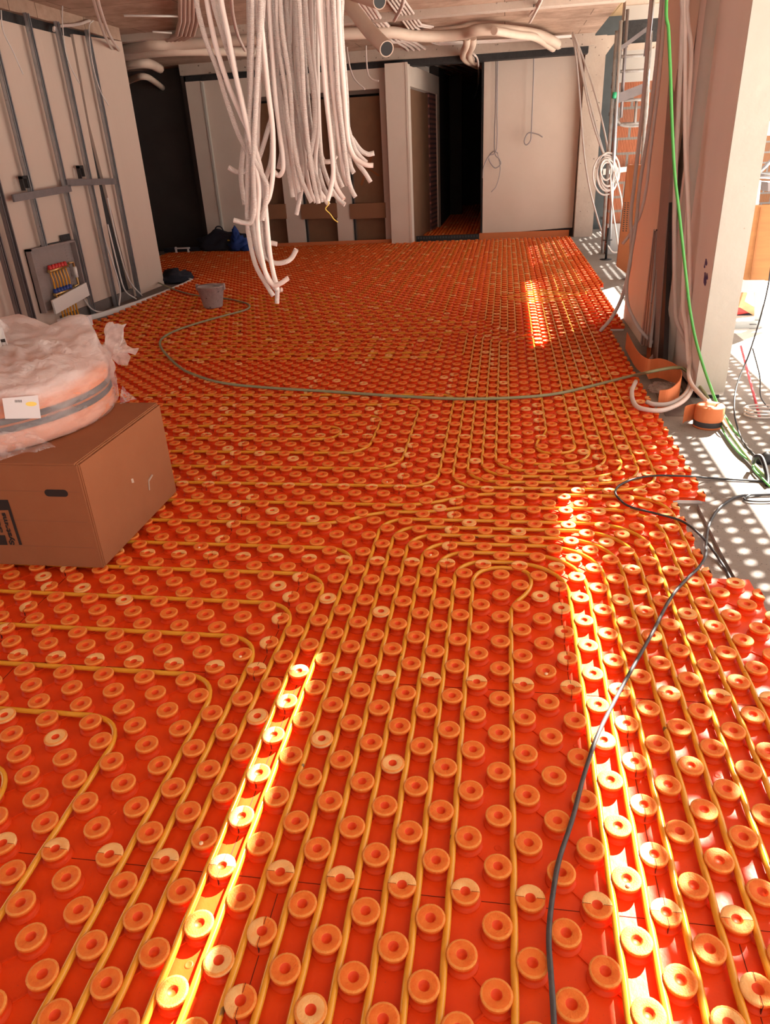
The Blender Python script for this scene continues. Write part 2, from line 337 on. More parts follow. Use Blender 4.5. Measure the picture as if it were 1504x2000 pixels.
b = MB(); b.box(-1.56, 16.4, FL, -1.36, 23.4, 3.2); b.box(-0.36, 14.3, FL, -0.16, 23.4, 3.2); b.box(-1.6, 23.2, FL, 0.0, 23.4, 3.2); b.box(-1.36, 19.5, FL, -1.05, 19.8, 3.2)
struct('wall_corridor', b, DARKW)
# back wall, right part
b = MB(); YR = 14.1
b.extr([(-0.36, YR, 0.05), (1.22, YR, 0.12), (1.36, YR, 0.12), (1.38, YR, 3.0), (-0.36, YR, 2.98)], (0, 0.22, 0)); struct('wall_back', b, PLASTER)
b = MB(); b.box(-0.40, YR + 0.03, FL, 1.38, YR + 0.2, 3.08); struct('trim_4', b, BITUM)
b = MB(); b.box(-0.36, YR - 0.02, 3.07, 1.5, YR + 0.2, 3.2); struct('beam', b, CONC)
# concrete column at the slab edge
b = MB(); b.box(1.38, 13.9, FL, 1.72, 14.35, 3.2); b.extr([(1.38, 14.0, 2.9), (1.72, 14.0, 2.9), (1.95, 14.0, 3.2), (1.38, 14.0, 3.2)], (0, 0.3, 0)); struct('concrete_column', b, CONC)
# right pier: a cream end face towards us, the pinkish side towards the room
b = MB(); b.extr([(1.37, 3.912, 0.03), (1.37, 4.62, 0.02), (1.37, 5.10, 0.10), (1.37, 5.10, 3.2), (1.37, 3.912, 3.2)], (0.02, 0, 0), 1)
b.box(1.391, 3.912, 0.0, 1.56, 5.098, 3.2, 1); b.box(1.37, 3.90, 0.02, 1.56, 3.91, 3.2, 0)
b.tube([(1.375, 4.72, 0.02), (1.375, 4.72, 3.2)], 0.07, 20, 0, False)
struct('pier_right', b, [PLASTERL, PLASTERP])
b = MB(); b.box(1.40, 3.93, FL, 1.54, 5.1, 0.05); struct('trim_5', b, BITUM)
b = MB(); b.box(1.44, 5.10, FL, 1.62, 6.62, 3.2); struct('wall_right', b, PLASTERP)
# foam perimeter strips at the foot of the walls
def strip(name, pts, z0, z1, th, m, label, cat='foam strip', group=None):
    mb = MB(); P = [Vector((p[0], p[1], 0)) for p in pts]; n = len(P); L = []; Rr = []
    for i, p in enumerate(P):
        t = (P[min(i + 1, n - 1)] - P[max(i - 1, 0)]).normalized(); nn = Vector((-t.y, t.x, 0)) * th / 2
        L.append(p + nn); Rr.append(p - nn)
    ring = L + Rr[::-1]; N = len(ring)
    zz0 = [z0(i / (n - 1)) if callable(z0) else z0 for i in range(n)]; zz1 = [z1(i / (n - 1)) if callable(z1) else z1 for i in range(n)]
    zz0 = zz0 + zz0[::-1]; zz1 = zz1 + zz1[::-1]
    vs = [(p.x, p.y, z) for p, z in zip(ring, zz0)] + [(p.x, p.y, z) for p, z in zip(ring, zz1)]
    fs = []
    for i in range(n - 1):
        fs += [(i, i + 1, N + i + 1, N + i), (N - 1 - i, N + N - 1 - i, N + N - 2 - i, N - 2 - i), (N + i, N + i + 1, 2 * N - 2 - i, 2 * N - 1 - i), (i, N - 1 - i, N - 2 - i, i + 1)]
    fs += [(0, N, 2 * N - 1, N - 1), (n - 1, n, N + n, N + n - 1)]
    mb.add(vs, fs, 0); o = mb.build(name, m); tag(o, label, cat, group); return o
strip('perimeter_strip', [(-5.4, YB - 0.07), (-2.08, YB - 0.03)], FL, 0.085, 0.012, FOAMO, 'low orange edge strip along the foot of the wall with three openings', 'foam strip')
strip('perimeter_strip', [(-0.42, YR - 0.03), (1.30, YR - 0.03)], FL, 0.085, 0.012, FOAMO, 'low orange edge strip along the foot of the plain back wall right of the doorway', 'foam strip')

# ---------------------------------------------------------------- studded heating mat
U = 0.075
KP = [(0.0375, 0.0), (0.0370, 0.004), (0.0355, 0.005), (0.0305, 0.006), (0.0290, 0.012), (0.0288, 0.018), (0.0310, 0.021), (0.0340, 0.0240), (0.0342, 0.0315), (0.0335, 0.0328), (0.0290, 0.0332), (0.0140, 0.0330), (0.0120, 0.0315), (0.0085, 0.0258), (0.0001, 0.0254)]
KM = [1, 1, 1, 1, 1, 1, 1, 2, 3, 3, 2, 2, 1, 1]
KP2 = [(0.036, 0.0), (0.029, 0.006), (0.029, 0.018), (0.0342, 0.023), (0.0342, 0.0325), (0.029, 0.0332), (0.0135, 0.0328), (0.0115, 0.025), (0.0001, 0.0246)]
KM2 = [1, 1, 1, 2, 3, 2, 1, 1]
MATS = [ORANGE, STEM, CAP, RIM, PALE, SLIT, DOT, FOAMW]
def panel(wu, hv, seg=20, detail=True, clip=False, seamcols=True, var=0):
    mb = MB(); W = wu * U; H = hv * U
    mb.box(0, 0, -0.012, W, H, 0.0, 0); mb.box(0.001, 0.001, FL, W - 0.001, H - 0.001, -0.012, 7)
    rng = random.Random(wu * 100 + hv + var * 7)
    prof, mis = (KP, KM) if detail else (KP2, KM2)
    for j in range(hv):
        for i in range(wu + (1 if clip else 0)):
            if (i + j) % 2: continue
            cx, cy = i * U, j * U
            o = len(mb.v)
            pm = list(mis)
            pale = rng.random() < 0.06
            if pale: pm = [4 if k == 2 else k for k in pm]
            mb.lathe(prof, (cx, cy, 0), seg, mis=pm)
            if detail and (j == 0 or (i == 0 and seamcols)):
                for q in range(len(mb.f) - (len(prof) - 1) * seg, len(mb.f)):
                    c = sum((Vector(mb.v[t]) for t in mb.f[q]), Vector()) / len(mb.f[q])
                    if mb.mi[q] in (2, 3) and ((j == 0 and c.y > cy) or (j > 0 and c.x < cx)): mb.mi[q] = 4
                if j == 0: [mb.box(min(cx + q * 0.0145, cx + q * 0.0335), cy - 0.0004, 0.0300, max(cx + q * 0.0145, cx + q * 0.0335), cy + 0.0004, 0.03340, 5) for q in (-1, 1)]
                if i == 0: [mb.box(cx - 0.0006, min(cy + q * 0.0145, cy + q * 0.0346), 0.004 if q < 0 else 0.03, cx + 0.0006, max(cy + q * 0.0145, cy + q * 0.0346), 0.0335, 5) for q in (-1, 1)]
            if detail and not clip and rng.random() < 0.07:
                s = rng.choice((-1, 1)); mb.lathe([(0.0052, 0.0), (0.0052, 0.0362), (0.0001, 0.0372)], (cx, cy + s * 0.020, 0), 10, 6)
            if clip:
                for t in range(o, len(mb.v)):
                    v = mb.v[t]
                    if v[0] > W: mb.v[t] = (W, v[1], v[2])
    if detail:
        for j in range(hv):
            for i in range(wu):
                if (i + j) % 2: continue
                for sx in (-1, 1):
                    a = Vector((i * U, j * U, 0.001)); q = a + Vector((sx * U, U, 0))
                    if 0 <= q.x <= W and q.y <= H and rng.random() < 0.55:
                        d = (q - a).normalized(); mb.beam(a + d * 0.035, q - d * 0.035, 0.0045, 0.005, 1)
        mb.box(-0.0008, 0, -0.001, 0.0008, H, 0.0012, 5); mb.box(0, -0.0006, -0.001, W, 0.0006, 0.0010, 5)
        for (qx, qy) in ((3, 6.0), (9, 2.0), (12, 7.0)):       # moulded dimples and little marks between the studs
            if qx < wu: mb.lathe([(0.010, 0.0), (0.0085, 0.0014), (0.006, 0.0004), (0.0001, 0.0004)], ((qx) * U, qy * U, 0), 14, 1)
    return mb
MESH = {}
def panel_mesh(wu, hv, near, clip):
    k = (wu, hv, near, clip)
    if k not in MESH: MESH[k] = panel(wu, hv, 22 if near == 2 else (16 if near else 8), near > 0, clip).mesh('studded_panel', MATS)
    return MESH[k]
mat_root = empty('floor_heating_mat', 'orange studded plastic underfloor heating mat covering the whole room floor', 'heating mat')
SEAM = {-2: 2, -1: 8, 0: 6, 1: 4, 2: -2, 3: 8, 4: 4, 5: 10, 6: 0, 7: 6, 8: 12, 9: 2, 10: 8, 11: 0, 12: 6}
def lim(r):
    y = (r * 10 + 5) * U
    ur = 18 if r < 1 else 14 if r == 1 else 12 if r == 2 else 14 if r < 8 else 16 if r < 11 else 17
    ul = -65 if y < 6.7 else -60 if y < 9.6 else -87
    return ul, ur
pan = []
for r in range(-2, 18):
    ul, ur = lim(r); off = SEAM.get(r, (r * 4) % 14); cuts = [ur]
    c = off
    while c > ul - 14:
        if c < ur: cuts.append(c)
        c -= 14
    cuts = sorted(set(cuts)); cuts = [q for q in cuts if q > ul]
    hv = 10 if r < 17 else 11
    start = ul + (ul % 2)
    edges = [start] + [q for q in cuts if q > start]
    for a, c in zip(edges[:-1], edges[1:]):
        pan.append((r, a, c, hv, c == ur))
def pdist(q): return math.hypot((q[1] + q[2]) / 2 * U, q[0] * 10 * U + 1.1)
pan.sort(key=pdist)
far = MB()
for k, (r, a, c, hv, clip) in enumerate(pan):
    if c - a < 1: continue
    if k < 99:
        me = panel_mesh(c - a, hv, 2 if k < 16 else (1 if k < 50 else 0), clip)
        o = bpy.data.objects.new('studded_panel', me); COL.objects.link(o); o.parent = mat_root; o.location = (a * U, r * 10 * U, 0)
    else:
        q = panel(c - a, hv, 7, False, clip); ox, oy = a * U, r * 10 * U
        n0 = len(far.v); far.v += [(v[0] + ox, v[1] + oy, v[2]) for v in q.v]
        far.f += [[i + n0 for i in f] for f in q.f]; far.mi += q.mi; far.uv += q.uv; far.sm += q.sm
if far.v:
    o = far.build('studded_panel', MATS, mat_root); o['kind'] = 'stuff'
# second mat through the doorway, raised on its black edge profile
c2 = panel(15, 118, 7, False)
o = c2.build('corridor_heating_mat', MATS); o.location = (-1.55, 14.18, 0.004)
tag(o, 'orange studded mat on the dark floor beyond the doorway', 'heating mat')
b = MB(); b.box(-1.66, 14.0, FL, -0.42, 14.06, 0.075)
tr = b.build('threshold_profile', BLACK); tag(tr, 'black edge profile lying across the doorway threshold', 'profile')
b = MB()
for k in range(22): b.box(-1.63 + k * 0.055, 13.992, 0.02, -1.60 + k * 0.055, 14.0, 0.06)
b.build('slot_row', GREYC, tr)

# ---------------------------------------------------------------- heating pipes, laid in the channels between the studs
def route(P, rad):
    out = []; n = len(P)
    for i, p in enumerate(P):
        p = Vector((p[0], p[1], 0)) if not isinstance(p, Vector) else p
        if i in (0, n - 1): out.append(p); continue
        a = Vector((P[i - 1][0], P[i - 1][1], 0)); c = Vector((P[i + 1][0], P[i + 1][1], 0))
        r = P[i][2] if len(P[i]) > 2 else rad
        da = (a - p); dc = (c - p); r = min(r, da.length * 0.49, dc.length * 0.49)
        q0 = p + da.normalized() * r; q1 = p + dc.normalized() * r
        for k in range(9):
            t = k / 8
            # circle-like blend
            out.append(q0 * (1 - t) ** 2 + p * 2 * t * (1 - t) * (0.86) + p * 0 + q1 * t ** 2 + (q0 + q1) * (t * (1 - t) * 0.14))
    return out
def pipe(P, label, group='amber heating pipes clipped into the mat', rad=2.4, step=0.5):
    C = route(P, rad); D = [C[0]]
    for a, c in zip(C[:-1], C[1:]):
        L = (c - a).length; k = max(1, int(L / step))
        for i in range(1, k + 1): D.append(a.lerp(c, i / k))
    Q = []
    for i, p in enumerate(D):
        t = D[min(i + 1, len(D) - 1)] - D[max(i - 1, 0)]
        dx = dy = 0
        if t.length > 0:
            t.normalize()
            if abs(t.y) > 0.98:
                ph = math.cos(math.pi * (p.y + math.floor(p.x))); dx = 0.009 * ph
            elif abs(t.x) > 0.98:
                ph = math.cos(math.pi * (p.x + math.floor(p.y))); dy = 0.009 * ph
        Q.append(Vector(((p.x + dx) * U, (p.y + dy) * U, 0.0195)))
    mb = MB(); mb.tube(Q, 0.0088, 10); o = mb.build('heating_pipe', PIPE); tag(o, label, 'pipe', group); return o
BT = -12
pipe([(-60, 27.5), (-4, 27.5), (-1, 29.5), (11.5, 29.5, 2.6), (11.5, BT)], 'amber heating pipe running nearest the right mat edge around the near loop')
pipe([(-60, 24.5), (-9.6, 24.5, 1.5), (-6.9, 26.5, 1.5), (-3.6, 26.5, 1.5), (-1.4, 27.5, 1.5), (10.5, 27.5, 3), (10.5, BT)], 'amber heating pipe second from the right mat edge, stepping up twice at its left')
A_L = ['outermost', 'second', 'third', 'fourth', 'fifth', 'sixth']
for k in range(6):
    tt = [25.5, 24.5, 23.5, 22.5, 21.5, 20.5][k]; ul = -6.5 + k; ur = 9.5 - k
    pipe([(ul, BT), (ul, tt, 1.7), (ur, tt, 3.2), (ur, BT)], 'amber heating pipe arching over in the near loop, %s arch counted inwards' % A_L[k])
pipe([(-0.5, BT), (-0.5, 19.9, 2.2), (2.6, 19.9, 2.2), (2.6, 17.7, 1.0), (1.5, 16.2, 0.8), (1.5, BT)], 'amber heating pipe with the hooked head in the middle of the near loop')
for k, (v, u) in enumerate(((21.5, -7.5), (18.5, -8.5), (15.5, -9.5), (12.5, -10.5), (9.5, -11.5), (6.5, -14.5), (3.5, -17.5))):
    pipe([(-60, v), (u, v, 1.8), (u, BT)], 'amber heating pipe turning towards us at lower left, %s corner counted from the cardboard box' % ['first', 'second', 'third', 'fourth', 'fifth', 'sixth', 'seventh'][k])
G2 = 'amber heating pipes in the middle of the room'
pipe([(-60, 51.5), (-3.5, 51.5, 1.5), (-3.5, 30.5, 2.2), (-60, 30.5)], 'amber heating pipe wrapping outermost around the hairpins right of the box', G2)
pipe([(-60, 48.5), (-6.5, 48.5, 1.8), (-6.5, 33.5, 2.4), (-60, 33.5)], 'amber heating pipe hairpin right of the box, second from outside', G2)
pipe([(-60, 45.5), (-9.5, 45.5, 1.8), (-9.5, 36.5, 2.2), (-60, 36.5)], 'amber heating pipe hairpin right of the box, third from outside', G2)
pipe([(-60, 42.5), (-12.5, 42.5, 1.5), (-12.5, 39.5, 1.5), (-60, 39.5)], 'amber heating pipe forming the smallest hairpin right of the box', G2)
pipe([(0.5, 101.5 - 2), (0.5, 79.5, 0.8), (-2.5, 75.5, 0.8), (-2.5, 30.5, 2.3), (11.5, 30.5, 2.8), (11.5, 99.5, 1.0), (0.5, 99.5, 1.0)], 'amber heating pipe of the loop passing under the green hose, outermost turn', G2)
pipe([(1.5, 98.5), (1.5, 78, 0.8), (-1.5, 75, 0.8), (-1.5, 31.5, 2.3), (10.5, 31.5, 2.8), (10.5, 98.5, 1.0), (1.5, 98.5)], 'amber heating pipe of the loop passing under the green hose, second turn inwards', G2)
pipe([(2.5, 97.5), (2.5, 77.5, 0.8), (-0.5, 73.5, 0.8), (-0.5, 32.5, 2.3), (9.5, 32.5, 2.8), (9.5, 97.5, 1.0), (2.5, 97.5)], 'amber heating pipe of the loop passing under the green hose, third turn inwards', G2)
pipe([(8.5, 96.5), (4.5, 96.5, 1), (4.5, 76.5, 1), (3.0, 75.0, 1), (0.5, 72.5, 0.8), (0.5, 33.5, 2.3), (8.5, 33.5, 2.8), (8.5, 96.5, 1)], 'amber heating pipe of the loop passing under the green hose, fourth turn inwards', G2)
pipe([(4.5, 60), (4.5, 74, 1.2), (3.2, 74.3, 1), (1.5, 71.5, 0.8), (1.5, 34.7, 2.4), (7.5, 34.7, 2.8), (7.5, 95.5, 1.0), (6.5, 95.5, 1.0), (6.5, 60)], 'amber heating pipe of the loop passing under the green hose, fifth turn inwards', G2)
pipe([(4.5, 60), (4.5, 41.3, 0.8), (3.6, 39.2, 0.8), (3.6, 36.9, 1.6), (6.5, 36.9, 2.0), (6.5, 60)], 'amber heating pipe ending in a small hook just in front of the green hose', G2)
G3 = 'amber heating pipes in the far half of the room'
pipe([(-60, 77.5), (-3.5, 77.5, 1.2), (-3.5, 65.5, 1.6), (-60, 65.5)], 'amber heating pipe hairpin beyond the green hose, outermost', G3)
pipe([(-60, 74.5), (-6.5, 74.5, 1.2), (-6.5, 67.5, 1.6), (-60, 67.5)], 'amber heating pipe hairpin beyond the green hose, second from outside', G3)
pipe([(-60, 72.0), (-9.8, 72.0, 1), (-9.8, 70.2, 1), (-60, 70.2)], 'amber heating pipe hairpin beyond the green hose, innermost', G3)
ords = ['first', 'second', 'third', 'fourth', 'fifth', 'sixth', 'seventh', 'eighth', 'ninth', 'tenth', 'eleventh', 'twelfth']
for k, (u, v) in enumerate([(-0.5, 80.5), (-1.5, 83.5), (-4.5, 86.5), (-7.5, 89.5), (-10.5, 92.5), (-13.5, 95.5), (-16.5, 98.5), (-19.5, 101.5), (-22.5, 104.5), (-25.5, 107.5)]):
    pipe([(-60 if v < 125 else -80, v), (u, v, 1.6), (u, 176)], 'amber heating pipe curving from the left towards the back wall, %s from the right' % ords[k], G3, step=1)
for k in range(6):
    pipe([(0.5 + k, 176), (0.5 + k, 101.5 + k, 0.8), (13.5 - k, 101.5 + k, 1.2), (13.5 - k, 176)], 'amber heating pipe of the far loop by the back right wall, %s turn inwards' % ords[k], G3, step=1)

# ---------------------------------------------------------------- carton with a logo, strip rolls in a plastic bag on top of it
bx = empty('cardboard_box', 'large brown cardboard box with black lettering standing on the mat at the left', 'box', loc=(-2.25, 1.74, 0.033))
X0, X1, Y0, Y1, ZB, ZT = -0.62, 0.62, -0.39, 0.39, 0.0, 0.49
b = MB()
b.box(X0, Y0, ZB, X1, Y1, ZT)
body = b.build('body', CARD, bx)
bm = bmesh.new(); bm.from_mesh(body.data); bmesh.ops.bevel(bm, geom=bm.edges, offset=0.006, segments=2, affect='EDGES'); bm.to_mesh(body.data); bm.free()
b = MB(); b.box(X0, Y0 - 0.003, ZT - 0.004, X1 - 0.012, Y1 + 0.003, ZT + 0.004); b.build('top_flap', CARD, bx)
b = MB(); b.box(X1 - 0.002, Y0 + 0.012, ZB + 0.01, X1 + 0.004, Y1 - 0.006, ZT - 0.006); b.build('end_panel', CARD, bx)
b = MB()
def slot(mb, cx, z, w, h, y, mi=0, n=10):
    pts = [(cx + sx * (w / 2 - h / 2) + h / 2 * math.cos(a), y, z + h / 2 * math.sin(a)) for sx, a0 in ((1, -90), (-1, 90)) for a in [R(a0 + 180 * i / n) for i in range(n + 1)]]
    mb.extr(pts, (0, 0.004, 0), mi)
hp = py(110, 963, 1.35)
slot(b, hp.x + 2.25, hp.z - 0.033, 0.105, 0.032, Y0 - 0.0015); b.build('hand_hole', INK, bx)
def fpt(x, y):
    p = py(x, y, 1.349); return Vector((p.x + 2.25, p.y - 1.74 - 0.0012, p.z - 0.033))
b = MB()
for q in ([(-14, 976), (15.5, 976), (16.5, 996), (-14, 997)], [(15.5, 976), (22, 996), (43.5, 1064), (38, 1064), (16.5, 997)], [(-14, 1045), (10, 1045), (15.5, 1064), (-14, 1064)]):
    b.add([fpt(*p) for p in q], [tuple(reversed(range(len(q))))])
b.build('logo_print', INK, bx)
for txt, (xa, ya), (xb, yb), sz in (('Systems', (29, 1064), (9.5, 1001), 0.036), ('Son', (6, 1040), (-6, 1000), 0.036)):
    a = fpt(xa, ya); c = fpt(xb, yb)
    cu = bpy.data.curves.new('lettering', 'FONT'); cu.body = txt; cu.size = sz; cu.extrude = 0.0004; cu.offset = 0.0014
    to = bpy.data.objects.new('lettering', cu); COL.objects.link(to)
    bpy.context.view_layer.update()
    me = bpy.data.meshes.new_from_object(to); bpy.data.objects.remove(to)
    w0 = max(v.co.x for v in me.vertices); d = (c - a); sc = d.length / w0; dx = d.normalized(); upv = Vector((-0.96, 0, 0))
    for v in me.vertices:
        p = a + dx * (v.co.x * sc) + upv * (v.co.y * 0.92) ; v.co = Vector((p.x, a.y - 0.0004 - v.co.z, p.z))
    me.materials.clear(); me.materials.append(INK)
    lo = bpy.data.objects.new('lettering', me); COL.objects.link(lo); lo.parent = bx
b = MB()
for z in (0.365, 0.225, 0.10): b.box(X0, Y0 - 0.0008, z, X1 - 0.02, Y0, z + 0.0025)
b.build('crease_line', mat('crease', (0.24, 0.09, 0.04), 0.9), bx)
TORN = mat('torn_paper', (0.50, 0.38, 0.30), 0.9)
b = MB(); b.beam((X1 + 0.006, -0.02, 0.262), (X1 + 0.012, -0.028, 0.245), 0.010, 0.004); b.build('torn_scuff', TORN, bx)
b = MB(); b.beam((X1 + 0.006, 0.125, 0.188), (X1 + 0.010, 0.105, 0.145), 0.004, 0.004); b.beam((X1 + 0.006, 0.12, 0.186), (X1 + 0.014, 0.155, 0.205), 0.008, 0.004); b.build('torn_scuff', TORN, bx)

RC = Vector((-2.40, 1.88, 0)); ZR = 0.533
DKB = mat('dark_foam_band', (0.05, 0.045, 0.05), 0.8)
for k, (z0, h) in enumerate(((ZR, 0.115), (ZR + 0.118, 0.10))):
    t = empty('edge_strip_roll', 'roll of orange edge strip inside the plastic bag, %s' % ('lower one lying on the box', 'upper one with the dark band')[k], 'roll', 'rolls of edge strip in the bag', (RC.x, RC.y, z0))
    b = MB(); b.lathe([(0.28, 0.0), (0.585, 0.0), (0.59, 0.02), (0.59, h - 0.012), (0.575, h), (0.28, h), (0.28, 0.0)], seg=64); b.build('coiled_strip', FOAMO, t)
    b = MB(); zz = 0.08 if k == 0 else 0.0
    b.lathe([(0.591, zz + 0.0), (0.594, zz + 0.002), (0.594, zz + 0.026), (0.591, zz + 0.028)], seg=64); b.build('dark_band', DKB, t)
    if k == 1:
        b = MB(); pts = [(4, 778), (74, 772), (80, 817), (10, 818)]; V = []
        def cyl(x, y, rad):
            d = ray(x, y); o2 = CP - RC; a = d.x ** 2 + d.y ** 2; bb = 2 * (o2.x * d.x + o2.y * d.y); c = o2.x ** 2 + o2.y ** 2 - rad ** 2
            tq = (-bb - math.sqrt(bb * bb - 4 * a * c)) / (2 * a); return CP + d * tq
        for i in range(9):
            for j in (0, 1):
                x = pts[0 if j == 0 else 3][0] * (1 - i / 8) + pts[1 if j == 0 else 2][0] * i / 8; y = pts[0 if j == 0 else 3][1] * (1 - i / 8) + pts[1 if j == 0 else 2][1] * i / 8
                V.append(cyl(x, y, 0.640) - Vector((RC.x, RC.y, z0)))
        b.add(V, [(2 * i, 2 * i + 1, 2 * i + 3, 2 * i + 2) for i in range(8)]); lb = b.build('paper_label', mat('label_paper', (0.60, 0.55, 0.55), 0.7), t)
        b = MB(); ce = (61, 789); el = [cyl(ce[0] + 11 * math.cos(a), ce[1] + 4.5 * math.sin(a), 0.6405) - Vector((RC.x, RC.y, z0)) for a in [R(20 * i) for i in range(18)]]
        b.add(el, [tuple(range(18))])
        b.build('yellow_oval', YELLOW, lb)
        b = MB()
        for i in range(6):
            q = [(29 + i * 2.4, 781), (30.2 + i * 2.4, 781), (30.6 + i * 2.4, 786), (29.4 + i * 2.4, 786)]
            b.add([cyl(x, y, 0.6405) - Vector((RC.x, RC.y, z0)) for x, y in q], [(0, 1, 2, 3)])
        b.build('barcode', INK, lb)
# crumpled film around the rolls
bg_ = empty('plastic_bag', 'crumpled milky translucent plastic bag wrapped round the strip rolls on the box', 'bag', loc=(RC.x, RC.y, ZR))
prof = [(0.50, 0.004), (0.600, 0.004), (0.612, 0.03), (0.618, 0.07), (0.620, 0.11), (0.620, 0.15), (0.618, 0.19), (0.612, 0.225), (0.60, 0.25), (0.57, 0.268), (0.53, 0.28), (0.48, 0.29), (0.42, 0.30), (0.36, 0.31), (0.29, 0.315), (0.22, 0.32), (0.15, 0.32), (0.08, 0.32), (0.01, 0.32)]
NT = 160; vs = []; fs = []
P2 = []
for i in range(len(prof) - 1):
    for k in range(3):
        t = k / 3; P2.append((prof[i][0] * (1 - t) + prof[i + 1][0] * t, prof[i][1] * (1 - t) + prof[i + 1][1] * t))
P2.append(prof[-1])
for i, (r, z) in enumerate(P2):
    s = i / (len(P2) - 1)
    for k in range(NT):
        a = 2 * math.pi * k / NT; p = Vector((math.cos(a) * r, math.sin(a) * r, z))
        n1 = noise.noise(Vector((p.x * 9, p.y * 9, p.z * 16))); n2 = 1 - abs(noise.noise(Vector((p.x * 5 + 3, p.y * 5, p.z * 5)))) * 2.2
        n3 = 1 - abs(noise.noise(Vector((p.x * 13 + 7, p.y * 13, p.z * 26)))) * 2.5
        if s < 0.50:
            rr = r + 0.008 * n1 + 0.010 * n3 * min(1, s * 4); p = Vector((math.cos(a) * rr, math.sin(a) * rr, z + 0.006 * n1 * (s > 0.1)))
        else:
            q = min(1, (s - 0.50) * 5); p.z += q * (0.035 * n2 + 0.022 * n3 + 0.02 * n1)
            ang = (math.degrees(a) + 360) % 360
            for a0, wd, hh, r0 in ((50, 14, 0.13, 0.56), (28, 9, 0.07, 0.60), (95, 16, 0.10, 0.5), (125, 12, 0.09, 0.5), (150, 16, 0.10, 0.45), (200, 20, 0.10, 0.4)):
                da = min(abs(ang - a0), 360 - abs(ang - a0)) / wd; dr2 = (r - r0) / 0.12
                p.z += hh * math.exp(-da * da - dr2 * dr2)
        vs.append(p)
for i in range(len(P2) - 1):
    for k in range(NT): fs.append((i * NT + k, i * NT + (k + 1) % NT, (i + 1) * NT + (k + 1) % NT, (i + 1) * NT + k))
b = MB(); b.add(vs, fs, 0, None, True); b.build('film', BAG, bg_)
def flap(name, pts, m, parent, th=0.0, div=7, amp=0.02):     # crumpled flag of film from a rough quad
    P = [Vector(p) for p in pts]; V = []; F = []
    for i in range(div + 1):
        for j in range(div + 1):
            s, t = i / div, j / div
            p = (P[0] * (1 - s) + P[1] * s) * (1 - t) + (P[3] * (1 - s) + P[2] * s) * t
            p = p + Vector((noise.noise(p * 14), noise.noise(p * 14 + Vector((5, 0, 0))), noise.noise(p * 14 + Vector((0, 9, 0))))) * amp * 2
            V.append(p)
    for i in range(div):
        for j in range(div): F.append((i * (div + 1) + j, (i + 1) * (div + 1) + j, (i + 1) * (div + 1) + j + 1, i * (div + 1) + j + 1))
    q = MB(); q.add(V, F, 0, None, True); return q.build(name, m, parent)
def rel(x, y, Y): return py(x, y, Y) - Vector((RC.x, RC.y, ZR))
flap('loose_corner', [rel(195, 690, 2.25), rel(205, 630, 2.3), rel(243, 628, 2.2), rel(250, 720, 2.05)], BAG, bg_)
flap('loose_corner', [rel(225, 690, 2.1), rel(232, 655, 2.2), rel(268, 680, 2.1), rel(258, 698, 2.05)], BAG, bg_, amp=0.012)
flap('loose_corner', [rel(236, 785, 1.95), rel(238, 755, 1.98), rel(250, 768, 1.98), rel(266, 781, 1.98)], BAG, bg_, amp=0.008)
flap('loose_corner', [rel(0, 668, 2.1), rel(0, 625, 2.2), rel(55, 650, 2.2), rel(70, 690, 2.1)], BAG, bg_)
flap('loose_corner', [rel(62, 690, 2.2), rel(52, 650, 2.3), rel(75, 638, 2.3), rel(110, 690, 2.2)], BAG, bg_)
flap('skirt', [rel(-30, 905, 1.32), rel(-30, 850, 1.32), rel(60, 840, 1.40), rel(110, 872, 1.47)], BAG, bg_, amp=0.010)
b = MB(); sh = [rel(-25, 640, 1.95), rel(4, 640, 1.95), rel(20, 688, 1.85), rel(0, 703, 1.85), rel(-25, 700, 1.85)]
b.extr(sh, (0, 0.002, 0.001)); lf = b.build('paper_leaflet', PAPER, None, (RC.x, RC.y, ZR)); tag(lf, 'white paper leaflet with a black logo lying in the plastic bag', 'leaflet')
b = MB(); q = lambda x, y: rel(x, y, 1.90 - (y - 640) * 0.0015) + Vector((0, -0.010, 0.0))
b.add([q(3, 662), q(12, 660.5), q(18.5, 684), q(16.5, 684.5), q(13.5, 667), q(5, 668)], [(0, 1, 2, 3, 4, 5)])
b.build('logo_print', INK, lf)
cu = bpy.data.curves.new('lettering', 'FONT'); cu.body = 'Systems'; cu.size = 0.02
to = bpy.data.objects.new('lettering', cu); COL.objects.link(to); bpy.context.view_layer.update(); me = bpy.data.meshes.new_from_object(to); bpy.data.objects.remove(to)
a = q(11.5, 683); c = q(7.5, 668.5); w0 = max(v.co.x for v in me.vertices)
for v in me.vertices: v.co = a + (c - a) * (v.co.x / w0) + Vector((-1, 0, 0)) * v.co.y * 0.6
me.materials.clear(); me.materials.append(INK); lo = bpy.data.objects.new('lettering', me); COL.objects.link(lo); lo.parent = lf

# ---------------------------------------------------------------- left wall: studs, rail, manifold
GS = 'metal studs standing along the left wall'
def stud(y0, z0, z1, m, label, w=0.055, xw=-4.90, name='metal_stud', lean=0.0):
    mb = MB(); t = 0.004; X0_ = xw; d = 0.045
    for (xa, ya, xb, yb) in ((X0_, -w / 2, X0_ + t, w / 2), (X0_, -w / 2, X0_ + d, -w / 2 + t), (X0_, w / 2 - t, X0_ + d, w / 2), (X0_ + d - t, -w / 2, X0_ + d, -w / 2 + 0.014), (X0_ + d - t, w / 2 - 0.014, X0_ + d, w / 2), (X0_, -0.006, X0_ + 0.009, 0.006)):
        mb.box(xa, y0 + ya, z0, xb, y0 + yb, z1)
    o = mb.build(name, m); tag(o, label, 'metal stud', GS); return o
stud(8.43, FL, 3.06, GALV, 'galvanised stud nearest the black wedge gap in the left wall')
stud(7.77, FL, 3.06, GALV, 'galvanised stud standing between the manifold cabinet and the one by the gap')
